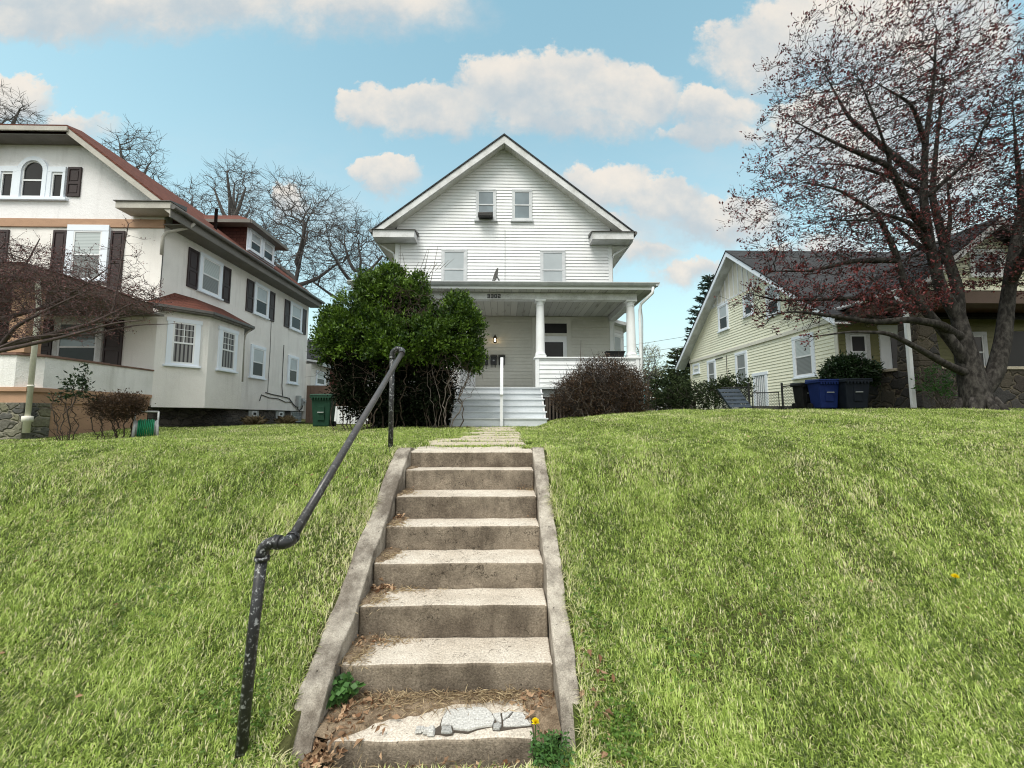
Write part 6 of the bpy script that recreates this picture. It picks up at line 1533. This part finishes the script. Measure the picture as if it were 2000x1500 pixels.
# ---- litter on the steps, weeds, dandelions
def build_dirt():
    V = []; F = []; base = 0
    def patch(x0, x1, y0, y1, z, fn, s=.012):
        nonlocal base
        xs = np.arange(x0, x1 + s, s); ys = np.arange(y0, y1 + s, s); xs[-1] = x1; ys[-1] = y1
        X, Y = np.meshgrid(xs, ys); H = fn(X, Y) + .010 * (fbm2(X, Y, 61, 22.0) - .5) + .006 * (fbm2(X, Y, 62, 60.0) - .5)
        V.append(np.stack([X, Y, z + H], 2).reshape(-1, 3)); nx, ny = len(xs), len(ys)
        i = (np.arange(nx - 1)[None, :] + np.arange(ny - 1)[:, None] * nx).ravel() + base; F.append(np.stack([i, i + 1, i + 1 + nx, i + nx], 1)); base += nx * ny
    line = lambda X: np.interp(X, [-.93, -.80, -.57, -.30, -.05, .10, .17, .29], [2.06, 2.13, 2.245, 2.315, 2.375, 2.36, 2.22, 2.08])
    patch(SX0 + .002, SX1 - .002, 2.112, 2.412, .120, lambda X, Y: -.03 + .055 * sst(-.05, .05, Y - line(X) + .05 * (fbm2(X, Y, 63, 9.0) - .5)) - .06 * (1 - sst(2.05, 2.10, Y)))
    for k in range(1, 7):
        y0, z = NOSE[k]; y1 = NOSE[k - 1][0] + .004; w = (.16, .17, .15, .13, .10, .10)[6 - k]
        patch(SX0 + .002, SX0 + w + .12, y0 + .012, y1, z, lambda X, Y: -.022 + .038 * sst(.03, -.05, X - (SX0 + w * (.35 + .65 * (Y - y0) / (y1 - y0))) + .05 * (fbm2(X, Y, 64 + k, 11.0) - .5)) * sst(0, .05, Y - y0))
    m, t, b, o = newmat('dirt')
    c = t.mix(t.sm(t.noise(o, 14, 5, .7), .35, .65), (.13, .095, .065), (.26, .20, .14)); c = t.mix(.4, c, t.ramp(t.noise(o, 160, 3, .7), [(.3, 0.0), (.7, 1.0)]), 'OVERLAY')
    setb(t, b, col=c, rough=.95, spec=.05, normal=bump(t, t.noise(o, 90, 4, .7), .6, .01))
    d = npmesh('dirt', np.concatenate(V), [np.concatenate(F)], m, smooth=True); tag(d, 'brown dirt drifted over the back of the lowest slab and the left tread corners', 'dirt', kind='stuff')
build_dirt()
def build_litter():
    r = np.random.default_rng(5); C = []; D = []; Ls = []
    def pile(x, y, sx, sy, z, n, L):
        n = int(n * 1.5)
        p = np.stack([x + r.normal(0, sx, n), y + r.normal(0, sy, n), z + np.abs(r.normal(0, .018, n))], 1)
        p[:, 0] = np.clip(p[:, 0], SX0 + .01, SX1 - .01); C.append(p); d = r.normal(0, 1, (n, 3)); d[:, 2] *= .45; D.append(d); Ls.append(.78 * L * (.35 + .9 * r.random(n)))
    pile(-.78, 2.30, .10, .06, .135, 110, .06); pile(-.80, 2.16, .05, .06, .07, 40, .06); pile(.19, 2.33, .05, .05, .13, 90, .055); pile(.22, 2.2, .03, .06, .09, 30, .055); pile(-.2, 2.02, .35, .02, .05, 40, .05); pile(-.88, 2.06, .05, .04, .08, 70, .06); pile(-.84, 2.18, .05, .05, .12, 60, .07)
    pile(-.84, 2.62, .05, .03, .305, 45, .04); pile(-.86, 2.92, .04, .025, .497, 40, .055); pile(-.87, 3.20, .035, .02, .668, 10, .03); pile(-.88, 3.47, .025, .02, .845, 22, .06); pile(-.88, 3.44, .03, .02, .845, 16, .03); pile(-.84, 3.8, .04, .02, 1.03, 8, .03); pile(.2, 3.8, .04, .015, 1.03, 12, .025); pile(.24, 3.48, .02, .02, .845, 10, .025)
    pile(-1.15, 9.85, .25, .15, g1(-1.2, 9.8) + .01, 90, .05)
    p = np.stack([r.uniform(.40, .62, 26), r.uniform(1.9, 2.5, 26), np.zeros(26)], 1); p[:, 2] = gz(p[:, 0], p[:, 1]) + .03; C.append(p); d = r.normal(0, 1, (26, 3)); d[:, 2] *= .4; D.append(d); Ls.append(.04 + .03 * r.random(26))
    q = 240; p = np.stack([r.uniform(-5, 5.5, q), r.uniform(2.1, 6.0, q), np.zeros(q)], 1); p = p[(p[:, 0] < SX0 - .25) | (p[:, 0] > SX1 + .25)]; p[:, 2] = gz(p[:, 0], p[:, 1]) + .035; C0 = p; d0 = r.normal(0, 1, (len(p), 3)); d0[:, 2] *= .3; L0 = .018 + .022 * r.random(len(p))
    C = np.concatenate(C); C[-161:-26, 0] = -1.2 + r.normal(0, .25, 135)
    C = np.concatenate([C, C0]); D = np.concatenate(D + [d0]); L = np.concatenate(Ls + [L0])
    V, F = leaves(C, D, L, L * .45, r, .15, .35); o = npmesh('dry_leaves', V, [F], 'leaf_litter', colr=np.repeat(r.random(len(C)) ** .8, 4)); tag(o, 'dry brown leaves drifted into the corners of the concrete steps', 'leaf litter', kind='stuff')
    # straw
    C = []; D = []; Ls = []
    def straw(x, y, sx, sy, z, n, L):
        p = np.stack([x + r.normal(0, sx, n), y + r.normal(0, sy, n), z + np.abs(r.normal(0, .010, n))], 1); p[:, 0] = np.clip(p[:, 0], SX0 + .005, SX1 - .005); C.append(p); d = r.normal(0, 1, (n, 3)); d[:, 2] = d[:, 2] * .22 + .05; D.append(d); Ls.append(L * (.4 + r.random(n)))
    straw(-.55, 2.36, .20, .04, .14, 900, .06); straw(-.05, 2.385, .16, .02, .14, 500, .065); straw(-.80, 2.28, .08, .06, .11, 420, .07); straw(.18, 2.34, .05, .05, .12, 250, .06); straw(-.86, 2.5, .04, .06, .297, 260, .05); straw(-.72, 2.65, .09, .02, .297, 200, .05)
    straw(-.85, 2.78, .05, .05, .49, 200, .05); straw(-.68, 2.925, .12, .015, .49, 130, .05); straw(-.86, 3.1, .045, .05, .663, 200, .045); straw(-.87, 3.35, .04, .06, .841, 170, .05); straw(-.87, 3.65, .04, .05, 1.02, 110, .045); straw(.23, 3.8, .05, .02, 1.02, 40, .04); straw(-.5, 2.03, .35, .02, .05, 220, .06)
    C = np.concatenate(C); D = np.concatenate(D); L = np.concatenate(Ls); V, F = leaves(C, D, L, .0045, r, .1, .1); o = npmesh('dry_straw', V, [F], 'straw', colr=np.repeat(r.random(len(C)), 4)); tag(o, 'dry straw and grass clippings strewn along the step corners', 'straw', kind='stuff')
build_litter()
def build_clover():
    r = np.random.default_rng(88); C = []
    for x, y, sx, sy, n in ((.58, 2.08, .07, .09, 200), (.95, 2.35, .12, .10, 60), (-1.45, 2.2, .10, .08, 70), (-2.2, 2.7, .16, .12, 50), (1.9, 2.6, .18, .15, 60), (2.8, 3.4, .2, .2, 50), (-3.4, 3.2, .2, .2, 50), (.55, 2.6, .06, .14, 60), (-1.25, 2.15, .05, .08, 60)):
        px = x + r.normal(0, sx, n); py = y + r.normal(0, sy, n); k = (px < SX0 - .17) | (px > SX1 + .14); C.append(np.stack([px, py, gz(px, py) + .018 + .035 * r.random(n)], 1)[k])
    C = np.repeat(np.concatenate(C), 3, 0); a = np.arange(len(C)) * 2.094 + r.normal(0, .2, len(C)); D = np.stack([np.cos(a), np.sin(a), .12 * r.normal(0, 1, len(C))], 1)
    V, F = leaves(C, D,   .014 + .008 * r.random(len(C)), .012, r, .1, .12); o = npmesh('clover', V, [F], 'clover_leaf', colr=np.repeat(r.random(len(C)), 4)); tag(o, 'dark green clover patches low in the lawn grass', 'clover', kind='stuff')
build_clover()
def plant(name, lab, cat, x, y, z, n, h, sp, L, Wd, m, seed, flat=.5):
    T = thing(name, lab, cat, (x, y, z)); r = np.random.default_rng(seed); s = MB(); C = []; D = []
    for i in range(n):
        a = r.random() * 6.283; q = sp * math.sqrt(r.random()); hh = h * (.4 + .6 * r.random()); tx, ty, tz = x + q * math.cos(a), y + q * math.sin(a), z + hh
        s.tube([(x + q * .3 * math.cos(a), y + q * .3 * math.sin(a), z - .01), (x + q * .7 * math.cos(a), y + q * .7 * math.sin(a), z + hh * .6), (tx, ty, tz)], [.0028, .0022, .0015], 4)
        for k in range(4):
            b = a + k * 1.57 + r.normal(0, .3); C.append((tx, ty, tz - .012 * (k // 2))); D.append((math.cos(b), math.sin(b), flat * r.normal(0, .5) + .1))
    s.build('stems', 'weed_stem', T); V, F = leaves(np.array(C), np.array(D), L * (.7 + .5 * r.random(len(C))), Wd * (.8 + .4 * r.random(len(C))), r, .1, .15)
    npmesh('leaves', V, [F], m, T, colr=np.repeat(r.random(len(C)), 4)); return T
MAT['weed_stem'] = M('weed_stem', (.06, .12, .03), .6)
plant('broadleaf_weed', 'round leaved green weed growing against the left cheek wall beside the lowest riser', 'weed', -.875, 2.33, .11, 26, .17, .075, .042, .034, 'weed', 51)
plant('feathery_weed', 'clump of feathery green weeds at the right end of the lowest slab', 'weed', .225, 2.02, .05, 95, .13, .10, .026, .012, 'weed', 52)
def dandelion(lab, x, y, z, h, s=1.0):
    T = thing('dandelion', lab, 'flower', (x, y, z), 'dandelions'); b = MB(); b.tube([(x, y, z - .02), (x + .004, y - .003, z + h)], .0028, 6); b.build('stalk', 'weed_stem', T); r = np.random.default_rng(int(abs(x) * 100)); n = 110
    a = r.random(n) * 6.283; e = r.random(n) * 1.35; D = np.stack([np.cos(a) * np.cos(e), np.sin(a) * np.cos(e), np.sin(e)], 1); C = np.repeat(np.array([[x + .004, y - .003, z + h]]), n, 0); V, F = leaves(C, D, .020 * s, .0055 * s, r); npmesh('flower_head', V, [F], 'yellow_flower', T)
dandelion('bright yellow dandelion at the right end of the lowest step slab', .155, 2.10, .06, .14, 1.1)
dandelion('single yellow dandelion out in the right hand lawn', 3.05, 2.74, g1(3.05, 2.74), .07, 1.2)
for k, (x, y, lab) in enumerate(((-9.6, 15.6, 'dry tan grass tuft nearest the bay of the stucco house, by its foundation'), (-9.6, 17.9, 'dry tan grass tuft at the stucco foundation nearest the meters'))):
    T = thing('dry_grass_tuft', lab, 'grass tuft', (x, y, g1(x, y)), 'dry grass tufts'); r = np.random.default_rng(k); n = 420
    C = np.stack([x + .16 * rand_dir(n, r)[:, 0], y + .18 * rand_dir(n, r)[:, 1], np.full(n, g1(x, y) - .02)], 1); D = r.normal(0, .5, (n, 3)); D[:, 2] = 1; V, F = leaves(C, D, .25 + .45 * r.random(n), .012, r, .3); npmesh('blades', V, [F], 'straw', T, colr=np.repeat(r.random(n), 4))

# ================================================================== sky, sun, camera
SUN_EL, SUN_AZ = R(58), R(205)      # azimuth measured clockwise from +Y: behind the viewer, a little to the left
def build_world():
    w = bpy.data.worlds.new('World'); scene.world = w; w.use_nodes = True; nt = w.node_tree; t = NT(nt)
    bg = nt.nodes['Background']
    sky = t.n('ShaderNodeTexSky', sky_type='NISHITA'); sky.sun_disc = False; sky.sun_elevation = SUN_EL; sky.sun_rotation = SUN_AZ; sky.air_density = 1.0; sky.dust_density = 1.6; sky.ozone_density = 1.2
    g = t.n('ShaderNodeTexCoord').outputs['Generated']; s = t.n('ShaderNodeSeparateXYZ', {0: g}); X, Y, Z = s.outputs
    yy = t.math('MAXIMUM', Y, .05); u = t.math('DIVIDE', X, yy); v = t.math('DIVIDE', Z, yy)
    p = t.n('ShaderNodeCombineXYZ', {0: u, 1: v, 2: 0.0}).outputs[0]
    n1 = t.n('ShaderNodeTexNoise', {'Vector': p, 'Scale': 3.6, 'Detail': 9.0, 'Roughness': .60})
    n2 = t.n('ShaderNodeTexNoise', {'Vector': p, 'Scale': 10.0, 'Detail': 10.0, 'Roughness': .66})
    off = t.n('ShaderNodeVectorMath', {0: t.n('ShaderNodeVectorMath', {0: n2.outputs[1], 1: (.5, .5, .5)}, operation='SUBTRACT').outputs[0], 3: .16}, operation='SCALE').outputs[0]
    pw = t.n('ShaderNodeVectorMath', {0: p, 1: off}, operation='ADD').outputs[0]
    sw = t.n('ShaderNodeSeparateXYZ', {0: pw})
    blobs = [(-1.004, 1.10, .60, .13, .9), (-.394, 1.10, .40, .115, .62), (-1.25, 1.03, .20, .075, .9), (-1.284, .815, .13, .085, .9), (-1.11, .75, .15, .05, .55),
             (-.355, .812, .085, .080, 1), (-.183, .800, .21, .085, 1), (.021, .868, .185, .125, 1), (.186, .888, .185, .115, 1), (.337, .850, .155, .112, 1), (.184, .785, .29, .068, .8),
             (-.305, .622, .108, .064, 1), (.693, .984, .185, .15, 1), (.88, 1.06, .24, .18, 1), (.573, .820, .165, .074, .9), (.569, .748, .18, .046, .9), (.25, .60, .15, .080, .9), (.398, .565, .16, .075, .9), (.57, .51, .21, .080, .9), (.30, .50, .16, .05, .6), (.354, .432, .14, .060, .7), (.479, .364, .13, .05, .7), (-.561, .546, .065, .066, .85), (.92, .76, .28, .19, .8), (1.15, 1.0, .36, .30, .95), (1.08, .62, .32, .20, .75), (1.25, .36, .40, .2, .6), (.84, .42, .2, .1, .55)]
    cov = None; hgt = None
    for (cu, cv, a, b, k) in blobs:
        du = t.math('DIVIDE', t.math('SUBTRACT', sw.outputs[0], cu), a); dv = t.math('DIVIDE', t.math('SUBTRACT', sw.outputs[1], cv), b)
        dvb = t.math('MULTIPLY', dv, 1.0)
        e = t.math('SUBTRACT', 1.0, t.math('ADD', t.math('MULTIPLY', du, du), t.math('MULTIPLY', dvb, dvb)))
        e = t.math('MULTIPLY', t.math('MAXIMUM', e, -1.0), k)
        if cov is None: cov = e; hgt = t.math('MULTIPLY', dv, t.math('MAXIMUM', e, 0.0)); ws = t.math('MAXIMUM', e, 0.0)
        else:
            cov = t.math('SMOOTH_MAX', cov, e, .15); hgt = t.math('ADD', hgt, t.math('MULTIPLY', dv, t.math('MAXIMUM', e, 0.0))); ws = t.math('ADD', ws, t.math('MAXIMUM', e, 0.0))
    hn = t.math('DIVIDE', hgt, t.math('MAXIMUM', ws, .05))
    # behind the viewer and overhead: broad broken cloud
    n3 = t.n('ShaderNodeTexNoise', {'Vector': g, 'Scale': 2.2, 'Detail': 7.0, 'Roughness': .55}).outputs[0]
    back = t.math('SUBTRACT', t.math('MULTIPLY', n3, 3.0), 1.0)
    fwdm = t.math('MULTIPLY', t.sm(Y, .16, .34), t.sm(t.math('ABSOLUTE', u), 1.75, 1.45))
    fwdm = t.math('MULTIPLY', fwdm, t.sm(v, 1.7, 1.35))
    cv_ = t.math('ADD', t.math('MULTIPLY', cov, fwdm), t.math('MULTIPLY', back, t.math('SUBTRACT', 1.0, fwdm)))
    edge = t.math('ADD', cv_, t.math('MULTIPLY', t.math('SUBTRACT', n1.outputs[0], .5), .75))
    edge = t.math('ADD', edge, t.math('MULTIPLY', t.math('SUBTRACT', n2.outputs[0], .5), .75))
    wd = t.n('ShaderNodeMapRange', {0: hn, 1: -.5, 2: .5, 3: .95, 4: .40}).outputs[0]
    mask = t.n('ShaderNodeMapRange', {0: edge, 1: -.02, 2: wd, 3: 0.0, 4: 1.0}, interpolation_type='SMOOTHSTEP').outputs[0]
    # sky colour: Nishita, pulled to the pale cyan of the day and whitening towards the horizon
    base = t.mix(1.0, sky.outputs[0], SKY_TINT, 'MULTIPLY')
    hz = t.math('POWER', t.math('SUBTRACT', 1.0, t.math('MAXIMUM', Z, 0.0)), 2.2)
    base = t.mix(t.math('MULTIPLY', hz, SKY_HZ), base, SKY_HZC)
    # cloud colour: creamy lit tops, blue grey below
    lit = t.sm(t.math('ADD', t.math('MULTIPLY', hn, .55), t.math('MULTIPLY', t.math('SUBTRACT', t.n('ShaderNodeTexNoise', {'Vector': p, 'Scale': 5.0, 'Detail': 6.0, 'Roughness': .6}).outputs[0], .5), 2.4)), -.55, .75)
    lit = t.math('ADD', t.math('MULTIPLY', lit, fwdm), t.math('MULTIPLY', t.sm(n3, .3, .7), t.math('SUBTRACT', 1.0, fwdm)))
    cc = t.mix(lit, CLOUD_LO, CLOUD_HI)
    cc = t.mix(fwdm, t.mix(1.0, cc, (1.7, 1.7, 1.7), 'MULTIPLY'), cc)  # unseen cloud behind the viewer, brightened to add light
    veil = t.math('MULTIPLY', t.math('MULTIPLY', t.sm(t.n('ShaderNodeTexNoise', {'Vector': t.vmath('MULTIPLY', p, (1.0, 1.9, 1.0)).outputs[0], 'Scale': 2.4, 'Detail': 7.0, 'Roughness': .6}).outputs[0], .42, .72), .5), t.sm(v, .85, .35))
    base = t.mix(veil, base, (5.0, 5.0, 5.0))
    fin_ = t.mix(t.math('MULTIPLY', mask, .93), base, cc)
    # below the horizon: dull ground light
    fin_ = t.mix(t.sm(Z, .0, -.06), fin_, (1.2, 1.25, 1.0))
    nt.links.new(fin_, bg.inputs[0]); bg.inputs[1].default_value = SKY_STRENGTH
SKY_STRENGTH = .10
SKY_TINT = (2.0, 2.42, 1.74); SKY_HZ = .9; SKY_HZC = (4.5, 5.0, 5.3)
CLOUD_LO = (3.5, 3.95, 4.25); CLOUD_HI = (5.95, 5.45, 4.85)
build_world()
sd = bpy.data.lights.new('sun', 'SUN'); sd.energy = 2.1; sd.angle = R(28); sd.color = (1, .955, .88)
so = bpy.data.objects.new('sun', sd); col.objects.link(so)
sv = Vector((math.sin(SUN_AZ) * math.cos(SUN_EL), math.cos(SUN_AZ) * math.cos(SUN_EL), math.sin(SUN_EL)))
so.rotation_euler = sv.to_track_quat('Z', 'Y').to_euler()
cd = bpy.data.cameras.new('camera'); cd.sensor_width = 36; cd.lens = 14.04; cd.clip_start = .05; cd.clip_end = 2000
co = bpy.data.objects.new('camera', cd); col.objects.link(co); co.location = (0, 0, 1.70)
co.rotation_euler = (R(90) + math.atan(65 / 780), 0, -math.atan(16 / 780)); scene.camera = co
vs = scene.view_settings; vs.view_transform = 'Standard'; vs.look = 'None'; vs.exposure = 0.64; vs.gamma = 1
scene.cycles.filter_width = 1.1; scene.cycles.max_bounces = 6; scene.cycles.transparent_max_bounces = 4
